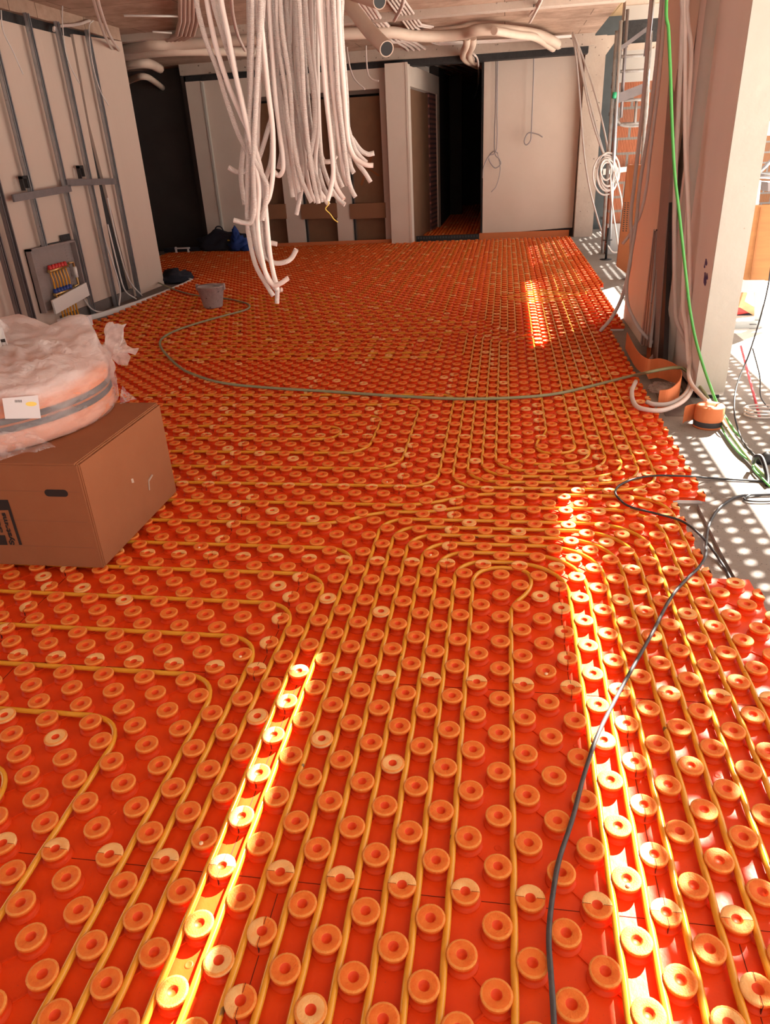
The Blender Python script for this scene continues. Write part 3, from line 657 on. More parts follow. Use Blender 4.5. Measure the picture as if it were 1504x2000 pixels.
stud(7.20, FL, 3.06, GALV, 'galvanised stud standing at the right side of the manifold cabinet')
stud(6.53, 0.86, 3.06, GALV, 'short galvanised stud ending above the manifold cabinet')
stud(5.97, FL, 2.2, GALVD, 'dark steel stud at the left frame edge behind the plastic bag', 0.07, -4.88)
stud(5.72, FL, 2.0, GALVD, 'dark steel stud leaning farthest left behind the plastic bag', 0.05, -4.85)
b = MB(); b.beam((-4.85, 6.15, 1.36), (-4.85, 7.26, 1.40), 0.02, 0.07); b.beam((-4.85, 7.20, 1.46), (-4.85, 8.36, 1.43), 0.02, 0.07)
o = b.build('horizontal_rail', GALVD); tag(o, 'horizontal steel rail crossing the studs at mid height on the left wall', 'rail')
for (yy, zz, lb) in ((6.40, 1.45, 'black plastic bracket clipped on the rail left of the short stud'), (7.56, 1.52, 'black plastic bracket clipped on the rail between two tall studs')):
    b = MB(); b.box(-4.90, yy, zz - 0.03, -4.86, yy + 0.02, zz + 0.10); b.box(-4.90, yy, zz + 0.08, -4.86, yy + 0.10, zz + 0.11); b.box(-4.90, yy + 0.08, zz - 0.01, -4.86, yy + 0.10, zz + 0.10)
    o = b.build('rail_bracket', BLACK); tag(o, lb, 'bracket', 'black brackets on the rail')
mf = empty('heating_manifold', 'heating manifold with red and blue valves in a grey metal cabinet on the left wall', 'manifold', loc=(-4.94, 6.75, 0.2))
STEELG = mat('cabinet_steel', (0.24, 0.19, 0.18), 0.6, (0.30, 0.25, 0.24), 6, 0.6)
b = MB(); b.box(0.0, -0.50, 0.0, 0.01, 0.40, 0.66); b.box(0.0, -0.50, 0.0, 0.07, -0.48, 0.66); b.box(0, 0.38, 0, 0.07, 0.40, 0.66); b.box(0, -0.5, 0.64, 0.07, 0.4, 0.66)
for k in range(20): b.box(0.01, -0.48, 0.02 + k * 0.032, 0.014, -0.32, 0.025 + k * 0.032); b.box(0.01, 0.24, 0.02 + k * 0.032, 0.014, 0.38, 0.025 + k * 0.032)
b.build('cabinet', STEELG, mf)
for nm, zz, mt in (('supply_bar', 0.40, RED), ('return_bar', 0.15, mat('blue_valves', (0.02, 0.05, 0.26), 0.4))):
    b = MB(); b.tube([(0.06, -0.25, zz), (0.06, 0.14, zz + 0.01)], 0.018, 10); br_ = b.build(nm, BRASS, mf)
    for k in range(6):
        b = MB(); b.lathe([(0.0, 0.0), (0.020, 0.0), (0.024, 0.012), (0.018, 0.045), (0.0, 0.05)], (0.065, -0.23 + k * 0.062, zz + 0.015), 10); b.build('valve_knob', mt, br_)
for k in range(6):
    y = -0.23 + k * 0.062
    ctube('pipe_tail', [(0.06, y, 0.39), (0.07, y + 0.005, 0.28), (0.06, y + 0.01, 0.18)], 0.010, PIPE, parent=mf, n=4)
    ctube('pipe_tail', [(0.06, y + 0.01, 0.14), (0.07, y + 0.02, 0.0), (0.08, y + 0.03, -0.17), (0.22, y + 0.02, -0.19)], 0.010, PIPE, parent=mf, n=5)
b = MB(); b.tube([(0.06, 0.16, 0.43), (0.06, 0.26, 0.43), (0.06, 0.27, 0.18), (0.06, 0.16, 0.17)], 0.014, 8); b.build('bypass', BRASS, mf)
b = MB(); b.tube([(0.06, 0.268, 0.38), (0.06, 0.268, 0.26)], 0.022, 10); b.build('flow_meter', WHITE, mf)
b = MB(); b.beam((-4.84, 6.36, 0.24), (-4.84, 7.12, 0.31), 0.02, 0.15); o = b.build('white_board', WHITE); tag(o, 'white board leaning across the lower front of the manifold cabinet', 'board')
b = MB(); b.box(-4.93, 6.95, 0.84, -4.925, 7.15, 0.93); b.box(-4.94, 6.55, 0.84, -4.92, 7.1, 0.87); o = b.build('torn_plaster_gap', BITUM); tag(o, 'ragged dark hole broken in the plaster above the manifold cabinet', 'hole')
# little carton, conduit bends, dark screed strip, white edge strip
b = MB(); b.box(-4.72, 6.18, FL, -4.45, 6.42, 0.14); o = b.build('small_carton', PAPER); tag(o, 'small white carton with an orange disc print behind the plastic bag', 'carton')
dp = MB(); dp.lathe([(0.0001, 0.0), (0.055, 0.0)], (0, 0, 0), 18); q = dp.build('disc_print', mat('print_orange', (0.75, 0.20, 0.05), 0.6), o); q.location = (-4.58, 6.178, 0.055); q.rotation_euler = (R(90), 0, 0)
strip('edge_strip', [(-4.9, 6.72), (-4.80, 6.86), (-4.70, 7.2), (-4.60, 7.8), (-4.55, 8.5), (-4.535, 9.2), (-4.56, 9.55), (-4.70, 9.70), (-4.9, 9.74)], FL, 0.035, 0.035, FOAMW, 'white edge strip curving along the mat border beside the left wall', 'foam strip')
b = MB(); b.box(-4.95, 6.72, FL, -4.60, 9.42, FL + 0.012); b.box(-4.96, 6.6, FL, -4.93, 8.4, 0.10); o = b.build('gap_filler', mat('dark_screed', (0.12, 0.10, 0.09), 0.95, (0.17, 0.14, 0.13), 8, 0.6, bump=0.5)); tag(o, None, None, None, 'structure')
GC = 'white conduits at the foot of the left wall'
for P, lb in (([(-4.90, 8.02, 0.95), (-4.88, 8.02, 0.5), (-4.84, 8.0, 0.15), (-4.78, 8.15, FL + 0.03)], 'white conduit dropping beside the wedge gap to the floor'),
              ([(-4.9, 7.75, 1.2), (-4.86, 7.85, 0.6), (-4.82, 7.85, 0.2), (-4.80, 7.7, 0.0)], 'thin white conduit hanging behind the tall middle stud'),
              ([(-4.88, 7.06, 0.20), (-4.86, 7.16, 0.06), (-4.80, 7.30, 0.0), (-4.70, 7.42, 0.0)], 'white conduit curling out under the manifold onto the strip'),
              ([(-4.90, 8.15, 1.25), (-4.86, 8.10, 0.7), (-4.86, 8.2, 0.25), (-4.82, 8.4, 0.0)], 'pale conduit hanging inside the wedge gap')):
    ctube('white_conduit', P, 0.010, CABLE, lb, 'conduit', GC)
# thin wires hanging down the left wall
GW = 'thin wires dangling down the left wall'
for pts, lb in (([(2, 20), (6, 60), (25, 100), (45, 145)], 'thin wire dangling at the extreme left of the left wall'),
                ([(122, 10), (122, 45), (128, 100), (140, 135), (155, 162)], 'thin wire dangling between the first and second tall studs from the left'),
                ([(182, 40), (174, 55), (180, 120), (195, 175), (212, 206)], 'thin wire dangling on the bare plaster right of the last tall stud')):
    ctube('dangling_wire', [px(x, y, -4.78) for x, y in pts], 0.006, CABLE, lb, 'wire', GW)
ctube('grey_wire', [px(x, y, -4.9) for x, y in ((105, 60), (110, 52), (150, 48), (175, 40))], 0.016, COND, 'short conduit bend entering the wall head above the tall studs', 'conduit')

# black cloth at the wall corner, tool bag and things by the back left
def lump(mb, c, sx, sy, sz, amp=0.15, n=3, mi=0, seed=0):
    bmm = bmesh.new(); bmesh.ops.create_icosphere(bmm, subdivisions=n, radius=1)
    base = len(mb.v); V = []
    for v in bmm.verts:
        p = v.co.copy(); f = 1 + amp * noise.noise(p * 2.3 + Vector((seed, seed, 0))) * 1.6
        z = p.z * f; z = max(z, -0.35)
        V.append((c[0] + p.x * f * sx, c[1] + p.y * f * sy, c[2] + (z + 0.35) * sz))
    F = [[v.index for v in f.verts] for f in bmm.faces]; bmm.free(); mb.add(V, F, mi, None, True)
b = MB(); lump(b, (-4.86, 9.62, 0.0), 0.24, 0.20, 0.12, 0.4, 3, 0, 3); o = b.build('black_cloth', NAVY); tag(o, 'heap of black cloth at the end corner of the left wall', 'cloth')
tb = empty('tool_bag', 'black tool bag slumped against the foot of the back wall at far left', 'bag', loc=(-5.35, 13.2, 0.033))
b = MB(); lump(b, (0, 0, 0), 0.52, 0.16, 0.26, 0.22, 4, 0, 5); b.build('bag_body', NAVY, tb)
ctube('handle', [(-0.18, 0, 0.30), (-0.12, 0, 0.42), (-0.02, 0, 0.42), (0.04, 0, 0.30)], 0.012, NAVY, parent=tb)
b = MB(); b.lathe([(0.0001, 0), (0.03, 0.0), (0.02, 0.02), (0.0001, 0.03)], (0.15, -0.15, 0.18), 3); b.build('yellow_mark', YELLOW, tb)
b = MB(); lump(b, (-4.98, 13.02, 0.033), 0.20, 0.12, 0.20, 0.5, 3, 0, 8); lump(b, (-5.04, 13.04, 0.15), 0.09, 0.08, 0.22, 0.3, 3, 0, 2); lump(b, (-4.82, 12.98, 0.033), 0.14, 0.10, 0.08, 0.2, 3, 0, 4)
o = b.build('blue_jacket', BLUE); tag(o, 'crumpled blue jacket thrown over the right end of the tool bag', 'jacket')
b = MB(); b.box(-6.6, 13.15, 0.033, -5.85, 13.35, 0.10); o = b.build('dark_plank', NAVY); tag(o, 'dark low bundle lying on the mat left of the tool bag', 'bundle')
b = MB(); b.box(-6.30, 13.0, 0.033, -6.27, 13.03, 0.14); b.box(-6.05, 13.0, 0.033, -6.02, 13.03, 0.12); b.box(-6.30, 12.99, 0.10, -6.0, 13.04, 0.125); o = b.build('metal_trestle', WHITE); tag(o, 'small pale metal bracket standing on the mat in the dark opening', 'bracket')

# panels set in the three openings of the back wall
for k, (a, c) in enumerate(xo):
    pn = empty('cardboard_infill', 'brown cardboard panel closing the %s opening of the back wall' % ('left', 'middle', 'right')[k], 'panel', 'panels in the back wall openings', ((a + c) / 2, YB + 0.18, 0))
    w2 = (c - a) / 2
    b = MB(); b.box(-w2 + 0.05, 0, 0.06, w2 - 0.03, 0.02, zt - 0.10); b.build('sheet', CARDD, pn)
    b = MB(); b.box(-w2, -0.02, 0.0, -w2 + 0.05, 0.03, zt); b.box(w2 - 0.03, -0.02, 0, w2, 0.03, zt); b.box(-w2, -0.02, 0, w2, 0.03, 0.06); b.box(-w2, -0.02, zt - 0.06, w2, 0.03, zt)
    fr = b.build('frame', mat('frame_brown', (0.16, 0.11, 0.09), 0.8), pn)
    b = MB(); b.box(-w2 - 0.0, -0.06, 0.03, -w2 + 0.03, -0.02, zt); b.build('black_strip', BLACK, pn)
    zb = Z((0, 620, 700)[k] or 560, 412)
    b = MB(); b.box(a - 0.03, YB - 0.028, zb - 0.14, c + 0.02, YB - 0.002, zb + 0.13)
    o = b.build('cross_board', mat('cross_board_brown', (0.26, 0.12, 0.06), 0.8)); tag(o, 'brown board fixed across the lower part of the %s opening in the back wall' % ('left', 'middle', 'right')[k], 'board', 'boards across the openings')
    if k == 2:
        b = MB()
        b.beam((-0.14, -0.004, 1.05), (0.13, -0.004, 1.62), 0.004, 0.045, 0, (1, 0, 0)); b.beam((-0.02, -0.006, 1.36), (0.22, -0.006, 1.20), 0.004, 0.035, 0, (1, 0, 0)); b.build('crossed_tape', CARD, pn)
    b = MB(); b.box(a - 0.01, YB - 0.012, 1.05, a + 0.02, YB - 0.002, 1.25); o = b.build('hinge_block', BLACK, pn); o.location = -pn.location

# ---------------------------------------------------------------- bucket and hose
bk = empty('bucket', 'dirty grey mortar bucket standing on the mat by the left wall', 'bucket', loc=(-3.37, 7.30, 0.033))
b = MB(); b.lathe([(0.0001, 0.0), (0.105, 0.0), (0.112, 0.01), (0.16, 0.235), (0.168, 0.24), (0.168, 0.25), (0.155, 0.25), (0.150, 0.235), (0.10, 0.02), (0.0001, 0.018)], seg=28); b.build('body', GREYB, bk)
b = MB(); b.lathe([(0.0001, 0.19), (0.14, 0.19)], seg=24); b.build('mortar', SCREED, bk)
ctube('handle', [(-0.165, 0, 0.235), (-0.11, -0.10, 0.27), (0, -0.15, 0.285), (0.11, -0.10, 0.27), (0.165, 0, 0.235)], 0.005, GALVD, parent=bk)
for s in (-1, 1):
    b = MB(); b.box(s * 0.165 - 0.012, -0.02, 0.20, s * 0.165 + 0.012, 0.02, 0.27); b.build('handle_lug', GREYB, bk)
HZ = 0.042
hp_ = [(300, 548), (345, 567), (385, 577), (440, 583), (470, 589), (487, 596), (480, 605), (440, 616), (390, 630), (345, 645), (318, 660), (313, 675), (330, 698), (350, 716), (370, 728), (430, 747), (520, 757), (650, 765), (720, 770), (800, 775), (900, 779), (1000, 777), (1080, 770), (1150, 755), (1230, 735)]
P = [pz(x, y, HZ) for x, y in hp_] + [pz(1262, 728, 0.13), pz(1290, 722, 0.15), pz(1320, 718, 0.15), pz(1340, 724, 0.12), pz(1372, 762, 0.05), pz(1400, 806, 0.02), pz(1440, 865, 0.0), pz(1480, 915, -0.01), pz(1530, 960, -0.01)]
ctube('green_hose', P, 0.011, HOSE, 'long green-grey hose curving across the mat from the left wall corner to the pier', 'hose', n=8)

# ---------------------------------------------------------------- ceiling: conduits, ducts
def ceil_tube(name, pts, r, m, z, label, cat, group=None, n=6, seg=10):
    P = [pz(x, y, z if not isinstance(z, (list, tuple)) else z[i]) for i, (x, y) in enumerate(pts)]
    return ctube(name, P, r, m, label, cat, group, n, seg)
for k in range(5):
    dx = 8.2 * k
    P = [pz(352 + dx, -60, 3.12), pz(352 + dx, 0, 3.12), pz(352 + dx, 40, 3.12), pz(345 + dx, 68, 3.12), pz(320 + dx * 0.5, 82 + k * 1.2, 3.12), pz(282 + dx * 0.35, 106 + k * 0.8, 3.12), pz(225, 122 + k * 1.5, 3.12)]
    b = MB(); b.tube(P, 0.026, 8); o = b.build('ceiling_conduit', CONDO); tag(o, 'pinkish conduit in the flat ceiling bundle at upper left, %s from the left' % ords[k], 'conduit', 'bundle of five conduits at upper left')
ceil_tube('insulated_pipe', [(225, 100), (290, 88), (345, 86), (460, 78), (540, 72), (660, 66), (760, 63), (800, 69), (850, 71), (905, 66), (930, 59), (965, 58), (1010, 62), (1050, 68), (1075, 78), (1097, 92)], 0.075, DUCT, 3.08, 'long thick pale insulated pipe running along the ceiling to an open end at the right', 'pipe')
ceil_tube('insulated_pipe', [(225, 112), (290, 104), (345, 100), (430, 100), (500, 102), (538, 106)], 0.06, DUCT, 3.0, 'thick pale insulated pipe ending behind the hanging conduit bundle', 'pipe')
ceil_tube('insulated_pipe', [(965, 60), (1010, 68), (1045, 73), (1070, 88), (1092, 104)], 0.055, DUCT, 3.03, 'thick pale insulated pipe lying just below the long one with a cut end at right', 'pipe')
GE = 'pale pipes over the dark left opening'
ceil_tube('insulated_pipe', [(238, 128), (262, 124), (290, 124), (312, 134)], 0.07, DUCT, 3.0, 'short pale pipe bent down over the dark left opening, upper one', 'pipe', GE)
ceil_tube('insulated_pipe', [(240, 164), (265, 152), (285, 150), (305, 162), (338, 188)], 0.05, DUCT, 2.9, 'pale pipe arching and dropping into the dark left opening, lower one', 'pipe', GE)
def open_duct(pts, r, Ys, label):
    t = empty('ventilation_duct', label, 'duct', None, py(*pts[-1], Ys[-1])); o0 = t.location.copy()
    P = [py(x, y, Y) - o0 for (x, y), Y in zip(pts, Ys)]
    b = MB(); b.tube(cr(P, 6), r, 18, 0, False); b.build('duct_body', DUCT, t)
    d = (P[-1] - P[-2]).normalized()
    b = MB(); b.tube([P[-1] - d * 0.02, P[-1] + d * 0.004], r * 0.86, 18); b.build('bore_shade', BLACK, t)  # black disc stands in for the shade inside the open end
    u = d.orthogonal().normalized(); v = d.cross(u); V = []; n = 18
    for rr in (r * 0.86, r): V += [P[-1] + d * 0.004 + (u * math.cos(2 * math.pi * k / n) + v * math.sin(2 * math.pi * k / n)) * rr for k in range(n)]
    b = MB(); b.add(V, [(k, (k + 1) % n, n + (k + 1) % n, n + k) for k in range(n)]); b.build('cut_rim', DUCT, t)
    return t
open_duct([(610, -90), (670, -8), (697, 28), (722, 60), (755, 95)], 0.052, [5.6, 5.45, 5.25, 5.05, 4.75], 'fat pale duct pointing down at the ceiling with an open black end')
open_duct([(640, -30), (690, -14), (741, 2)], 0.05, [5.3, 5.1, 4.75], 'fat pale duct with an open black end cut by the top of the photo')
for k in range(4):
    dx = k * 8
    P = [pz(680 + dx, -60, 3.15), pz(692 + dx * 1.1, -4, 3.15), pz(722 + dx * 0.75, 36 - k * 1.5, 3.15), pz(757 + dx * 1.1, 82 - k * 1.5, 3.15), pz(776 + dx * 1.1, 82 - k * 1.2, 3.15), pz(792 + dx * 1.2, 92 - k, 3.15), pz(815 + dx * 1.8, 122 - k * 2, 3.15), pz(838 + dx * 2.2, 130 - k * 2, 3.15), pz(880 + dx * 2.4, 146 - k * 2, 3.13)]
    b = MB(); b.tube(P, 0.024, 8); o = b.build('ceiling_conduit', COND); tag(o, 'pale conduit in the stepped bundle beside the fat duct, %s from the left' % ords[k], 'conduit', 'stepped bundle of conduits at the top centre')
for k in range(5):
    dx = k * 8
    P = [pz(745 + dx, -20, 3.16), pz(757 + dx, 0, 3.16), pz(800 + dx * 0.7, 58 - k * 2.5, 3.16), pz(846 + dx * 0.5, 84 - k * 2, 3.16), pz(858 + dx * 0.4, 87 - k * 2, 3.16), pz(1000, 80 - k * 1.6, 3.16), pz(1118, 71 - k * 1.2, 3.15)]
    if k > 2: P = P[:3] + [pz(830 + dx * 0.5, 60 - k * 2, 3.16)]
    b = MB(); b.tube(P, 0.016, 6); o = b.build('ceiling_conduit', COND); tag(o, 'thin pale conduit in the tied bundle over the ceiling, %s from the left' % ords[k], 'conduit', 'tied bundle of thin conduits')
GU = 'twin pipe bends at the ceiling over the doorway'
for k in range(2):
    x = 911 + 12 * k
    P = [pz(x + 1, 74, 3.08), pz(x, 88, 3.0), pz(x - 7, 106, 2.93), pz(x, 118, 2.96), pz(x + 22, 130, 3.0)]
    ctube('pipe_bend', P, 0.055, DUCT, 'thick pale pipe bend dropping from the ceiling above the doorway, %s one' % ('left', 'right')[k], 'pipe', GU, seg=12)
for pts, r, z, lb in (([(790, -15), (785, 12), (770, 40)], 0.022, 3.05, 'short cut conduit end hanging at the top centre of the ceiling'),
                      ([(1062, -10), (1052, 12), (1035, 44)], 0.018, 3.12, 'short cut conduit hanging from the ceiling at the top right, longer of two'),
                      ([(1060, -12), (1050, 8), (1033, 31)], 0.016, 3.14, 'short cut conduit hanging from the ceiling at the top right, shorter of two'),
                      ([(178, -20), (190, 25), (205, 70), (223, 102)], 0.016, 2.95, 'pair of conduits hanging at the top left, left one'),
                      ([(186, -20), (198, 25), (214, 68), (232, 98)], 0.016, 2.95, 'pair of conduits hanging at the top left, right one'),
                      ([(450, -20), (455, 30), (465, 70), (478, 98)], 0.016, 2.7, 'single conduit with a cut tip hanging between the two bunches at the top'),
                      ([(925, 105), (933, 118), (935, 150), (931, 180), (922, 200)], 0.016, 2.9, 'single white conduit hanging in front of the dark doorway head')):
    ceil_tube('cut_conduit', pts, r, COND, z, lb, 'conduit', 'single cut conduits at the ceiling')
for pts, lb in (([(691, 45), (680, 65), (679, 105), (690, 150), (713, 175)], 'thin loose wire curving down beside the hanging bunch over the openings'), ([(718, 75), (715, 90), (718, 140), (727, 155), (740, 158)], 'thin loose wire ending on the pale wall left of the pillar')):
    P = [py(x, y, 12.9) for x, y in pts]; ctube('loose_wire', P, 0.013, COND, lb, 'wire', 'loose wires at the back wall head')
for (a, c, lb) in (((242, 30.5), (349, 31.5), 'thin white rod under the ceiling at upper left, upper one'), ((298, 62), (335, 64), 'thin white rod under the ceiling at upper left, lower one')):
    b = MB(); b.tube([pz(*a, 3.12), pz(*c, 3.12)], 0.012, 6); o = b.build('threaded_rod', WHITE); tag(o, lb, 'rod', 'white rods under the ceiling')

NTH = ['first', 'second', 'third', 'fourth', 'fifth', 'sixth', 'seventh', 'eighth', 'ninth', 'tenth', 'eleventh', 'twelfth', 'thirteenth', 'fourteenth', 'fifteenth', 'sixteenth', 'seventeenth', 'eighteenth', 'nineteenth', 'twentieth', 'twenty-first', 'twenty-second', 'twenty-third', 'twenty-fourth', 'twenty-fifth', 'twenty-sixth']
# ---------------------------------------------------------------- the hanging conduits
HC = [
 ('L', [(378, -60), (383, 0), (401, 74), (424, 134), (444, 200), (464, 257), (484, 300), (501, 349), (515, 400), (521, 471), (533, 529), (541, 560), (541, 592)], 'longest pale conduit of the hanging bunch, its tip lowest of all'),
 ('L', [(398, -60), (404, 0), (421, 86), (444, 160), (470, 223), (493, 274), (510, 332), (516, 372), (520, 420), (528, 500), (541, 566)], None),
 ('L', [(410, -60), (416, 0), (436, 70), (458, 140), (474, 200), (486, 260), (484, 343), (483, 420), (486, 460), (499, 517), (521, 557), (534, 578)], None),
 ('L', [(420, -60), (424, 0), (438, 60), (455, 110), (466, 180), (484, 250), (494, 357), (493, 420), (496, 460), (507, 506), (536, 562), (551, 566)], None),
 ('L', [(428, -60), (432, 0), (446, 70), (459, 140), (475, 210), (492, 290), (506, 366), (503, 429), (507, 477), (519, 534), (533, 556), (547, 554), (563, 543)], 'hanging conduit whose low tip bends up to the right just above the longest one'),
 ('L', [(486, -60), (486, 0), (487, 80), (487, 150), (488, 210), (482, 260), (474, 300), (471, 350), (478, 400)], None),
 ('L', [(492, -60), (492, 0), (492, 90), (490, 180), (487, 240), (492, 300), (512, 340), (522, 370), (512, 430)], None),
 ('L', [(520, -60), (519, 0), (516, 60), (508, 150), (504, 220), (503, 280), (500, 340), (510, 449), (519, 470), (541, 477)], None),
 ('L', [(514, -60), (514, 0), (508, 100), (504, 160), (497, 260), (505, 380), (514, 486), (524, 506), (539, 514), (559, 511), (570, 503), (579, 487)], 'hanging conduit with the wide upturned hook low on the right of the bunch'),
 ('L', [(499, -60), (499, 0), (510, 114), (521, 171), (530, 223), (524, 251), (507, 306), (499, 323), (481, 334), (464, 336), (447, 327)], 'hanging conduit whose tip sweeps out to the left at mid height'),
 ('L', [(505, -60), (506, 0), (515, 90), (524, 180), (533, 257), (533, 337), (527, 380), (519, 398)], None),
 ('L', [(512, -60), (513, 0), (522, 110), (530, 200), (531, 300), (521, 343), (514, 366), (501, 369)], None),
 ('L', [(508, -60), (510, 0), (500, 200), (495, 320), (497, 400), (492, 432), (478, 435), (457, 430)], 'short thick conduit stub poking left low in the bunch'),
 ('R', [(525, -60), (525, 0), (530, 80), (537, 180), (545, 250), (552, 300), (553, 330), (545, 343), (536, 336)], 'hanging conduit ending in a round hook near the middle of the bunch'),
 ('R', [(548, -60), (549, 0), (556, 88), (566, 146), (575, 219), (584, 274), (590, 318), (590, 362), (584, 395), (579, 419)], 'hanging conduit that ends lowest in the right half of the bunch'),
 ('R', [(529, -60), (530, 0), (540, 110), (543, 161), (550, 230), (553, 259), (559, 303), (566, 347), (572, 385)], None),
 ('R', [(534, -60), (535, 0), (540, 130), (549, 190), (559, 245), (566, 288), (574, 347), (582, 391)], None),
 ('R', [(539, -60), (540, 0), (544, 88), (557, 175), (562, 230), (569, 274), (575, 318), (580, 354), (584, 376)], None),
 ('R', [(546, -60), (547, 0), (553, 73), (566, 161), (572, 259), (578, 303), (588, 347), (598, 373), (608, 395)], None),
 ('R', [(571, -60), (571, 0), (574, 44), (577, 132), (588, 252), (593, 288), (598, 332), (607, 376), (617, 395)], None),
 ('R', [(559, -60), (559, 0), (562, 44), (569, 132), (585, 230), (591, 259), (604, 303), (612, 340), (615, 371)], None),
 ('R', [(576, -60), (576, 0), (579, 73), (585, 161), (596, 245), (603, 290), (613, 332), (622, 360), (628, 395)], None),
 ('R', [(607, -60), (607, 0), (610, 102), (619, 190), (619, 267), (616, 303), (617, 340), (623, 369), (634, 388), (642, 400)], None),
 ('R', [(600, -60), (601, 0), (606, 90), (613, 200), (620, 288), (621, 320), (625, 351), (634, 370), (641, 385)], None),
 ('R', [(613, -60), (613, 0), (613, 132), (619, 245), (623, 281), (629, 318), (638, 347), (648, 370), (661, 389), (674, 400)], 'hanging conduit with the long tip swinging out to the lower right'),
 ('R', [(626, -60), (626, 0), (628, 44), (634, 132), (642, 230), (647, 274), (650, 318), (654, 356), (663, 376), (672, 389)], None),
 ('R', [(628, -60), (628, 0), (631, 73), (635, 161), (645, 259), (650, 295), (654, 324), (661, 347), (669, 366)], None),
 ('R', [(651, -60), (651, 0), (656, 102), (661, 190), (669, 259), (675, 310), (680, 347), (686, 369), (694, 385)], None),
 ('R', [(642, -60), (642, 0), (644, 59), (648, 146), (661, 267), (666, 303), (672, 340), (680, 362)], None),
 ('R', [(666, -60), (666, 0), (666, 73), (672, 175), (677, 259), (681, 303), (685, 325), (691, 338)], None),
 ('R', [(668, -60), (668, 0), (667, 59), (676, 175), (680, 252), (691, 275), (704, 293), (718, 301), (731, 299)], 'hanging conduit with the highest tip curling out at the right'),
 ('R', [(660, -60), (661, 0), (664, 80), (672, 180), (679, 266), (688, 299), (699, 313), (716, 322), (729, 323)], 'hanging conduit with the second tip curling level at the right'),
 ('R', [(655, -60), (656, 0), (662, 110), (674, 220), (689, 281), (701, 303), (716, 318)], None),
 ('R', [(646, -60), (647, 0), (656, 120), (672, 230), (686, 293), (698, 318), (713, 338), (724, 356)], 'hanging conduit pointing down to the right below the curled tips'),
 ('R', [(618, -60), (619, 0), (620, 110), (622, 210), (626, 290), (631, 312), (639, 316), (650, 313), (657, 303)], 'hanging conduit with a small upturned hook in the right half'),
 ('R', [(596, -60), (596, 0), (603, 100), (613, 180), (615, 245), (610, 281), (604, 318), (605, 332)], None),
 ('R', [(634, -60), (634, 0), (638, 90), (646, 180), (650, 260), (651, 332), (646, 366), (647, 384)], None),
 ('R', [(622, -60), (622, 0), (630, 110), (638, 200), (645, 259), (651, 332), (646, 369), (640, 392)], None),
 ('R', [(584, -60), (584, 0), (590, 110), (594, 200), (604, 300), (612, 350), (622, 398)], None),
 ('R', [(590, -60), (590, 0), (594, 100), (604, 220), (616, 300), (630, 360), (640, 380)], None),
 ('R', [(565, -60), (565, 0), (566, 110), (572, 200), (579, 290), (584, 340), (585, 378)], None),
 ('R', [(554, -60), (554, 0), (553, 110), (555, 230), (551, 290), (544, 330)], None),
]
for k, (g, pts, lb) in enumerate(HC):
    Y = 2.25 + random.uniform(-0.10, 0.10) + (0.0 if g == 'L' else 0.06)
    P = [py(x, y, Y + random.uniform(-0.006, 0.006)) for x, y in pts]
    top = P[0]; P = [Vector((top.x + 0.02 * random.uniform(-1, 1), top.y + 0.03, 3.21)), Vector((top.x, top.y + 0.01, (top.z + 3.2) / 2))] + P
    rr = 0.0100 if g == 'R' else 0.0108
    b = MB(); C_ = cr(P, 5); b.tube(C_, rr, 10, 0, False)
    d = (C_[-1] - C_[-2]).normalized(); b.tube([C_[-1] - d * 0.004, C_[-1] - d * 0.003], rr * 0.98, 10, 1)
    o = b.build('hanging_conduit', [CONDR if k % 3 != 1 else COND, mat('conduit_tip', (0.52, 0.33, 0.27), 0.6) if k == 0 else bpy.data.materials['conduit_tip']])
    if not lb:
        same = sorted(q[1][-1][0] for q in HC if q[0] == g and not q[2]); i_ = same.index(pts[-1][0]); same[i_] = None if False else same[i_]; i_ += sum(1 for q in HC[:k] if q[0] == g and not q[2] and q[1][-1][0] == pts[-1][0])
        lb = ('pale conduit in the longer left strands of the bunch, %s tip from the left' if g == 'L' else 'pale conduit in the dense right strands of the bunch, %s tip from the left') % NTH[i_]
    tag(o, lb, 'conduit', 'pale conduits hanging in the bunch from the ceiling')
P = [py(x, y, 2.3) for x, y in ((638, 384), (642, 398), (636, 408), (645, 418), (652, 428), (660, 434))]
ctube('wire_end', P, 0.0022, YELLOW, 'thin yellow wire end knotted below the hanging conduits', 'wire')

# cables with knots hanging in front of the right back wall
YK = 13.95
GK = 'grey cables hanging on the right back wall'
P = [py(x, y, YK) for x, y in ((966, 78), (969, 95), (968, 200), (966, 292), (975, 310), (978, 320), (968, 328), (958, 318), (955, 305), (965, 295), (973, 300))]
ctube('knotted_cable', P, 0.011, GRAYW, 'grey cable with a double looped knot hanging on the plain back wall, left one', 'cable', GK)
P = [py(x, y, YK - 0.03) for x, y in ((973, 78), (971, 200), (970, 290), (955, 305), (945, 325), (943, 348))]
ctube('knotted_cable', P, 0.011, GRAYW, 'grey cable whose tail swings left past the edge of the plain back wall', 'cable', GK)
P = [py(x, y, YK) for x, y in ((972, 300), (977, 330), (970, 362), (960, 375))]
ctube('knotted_cable', P, 0.008, GRAYW, 'thin cable tail below the double looped knot', 'cable', GK)
P = [py(x, y, YK) for x, y in ((1043, 82), (1042, 150), (1038, 255), (1036, 275), (1028, 283), (1024, 275), (1032, 260), (1050, 262), (1060, 268))]
ctube('knotted_cable', P, 0.011, GRAYW, 'grey cable with a single loop hanging in the middle of the plain back wall', 'cable', GK)

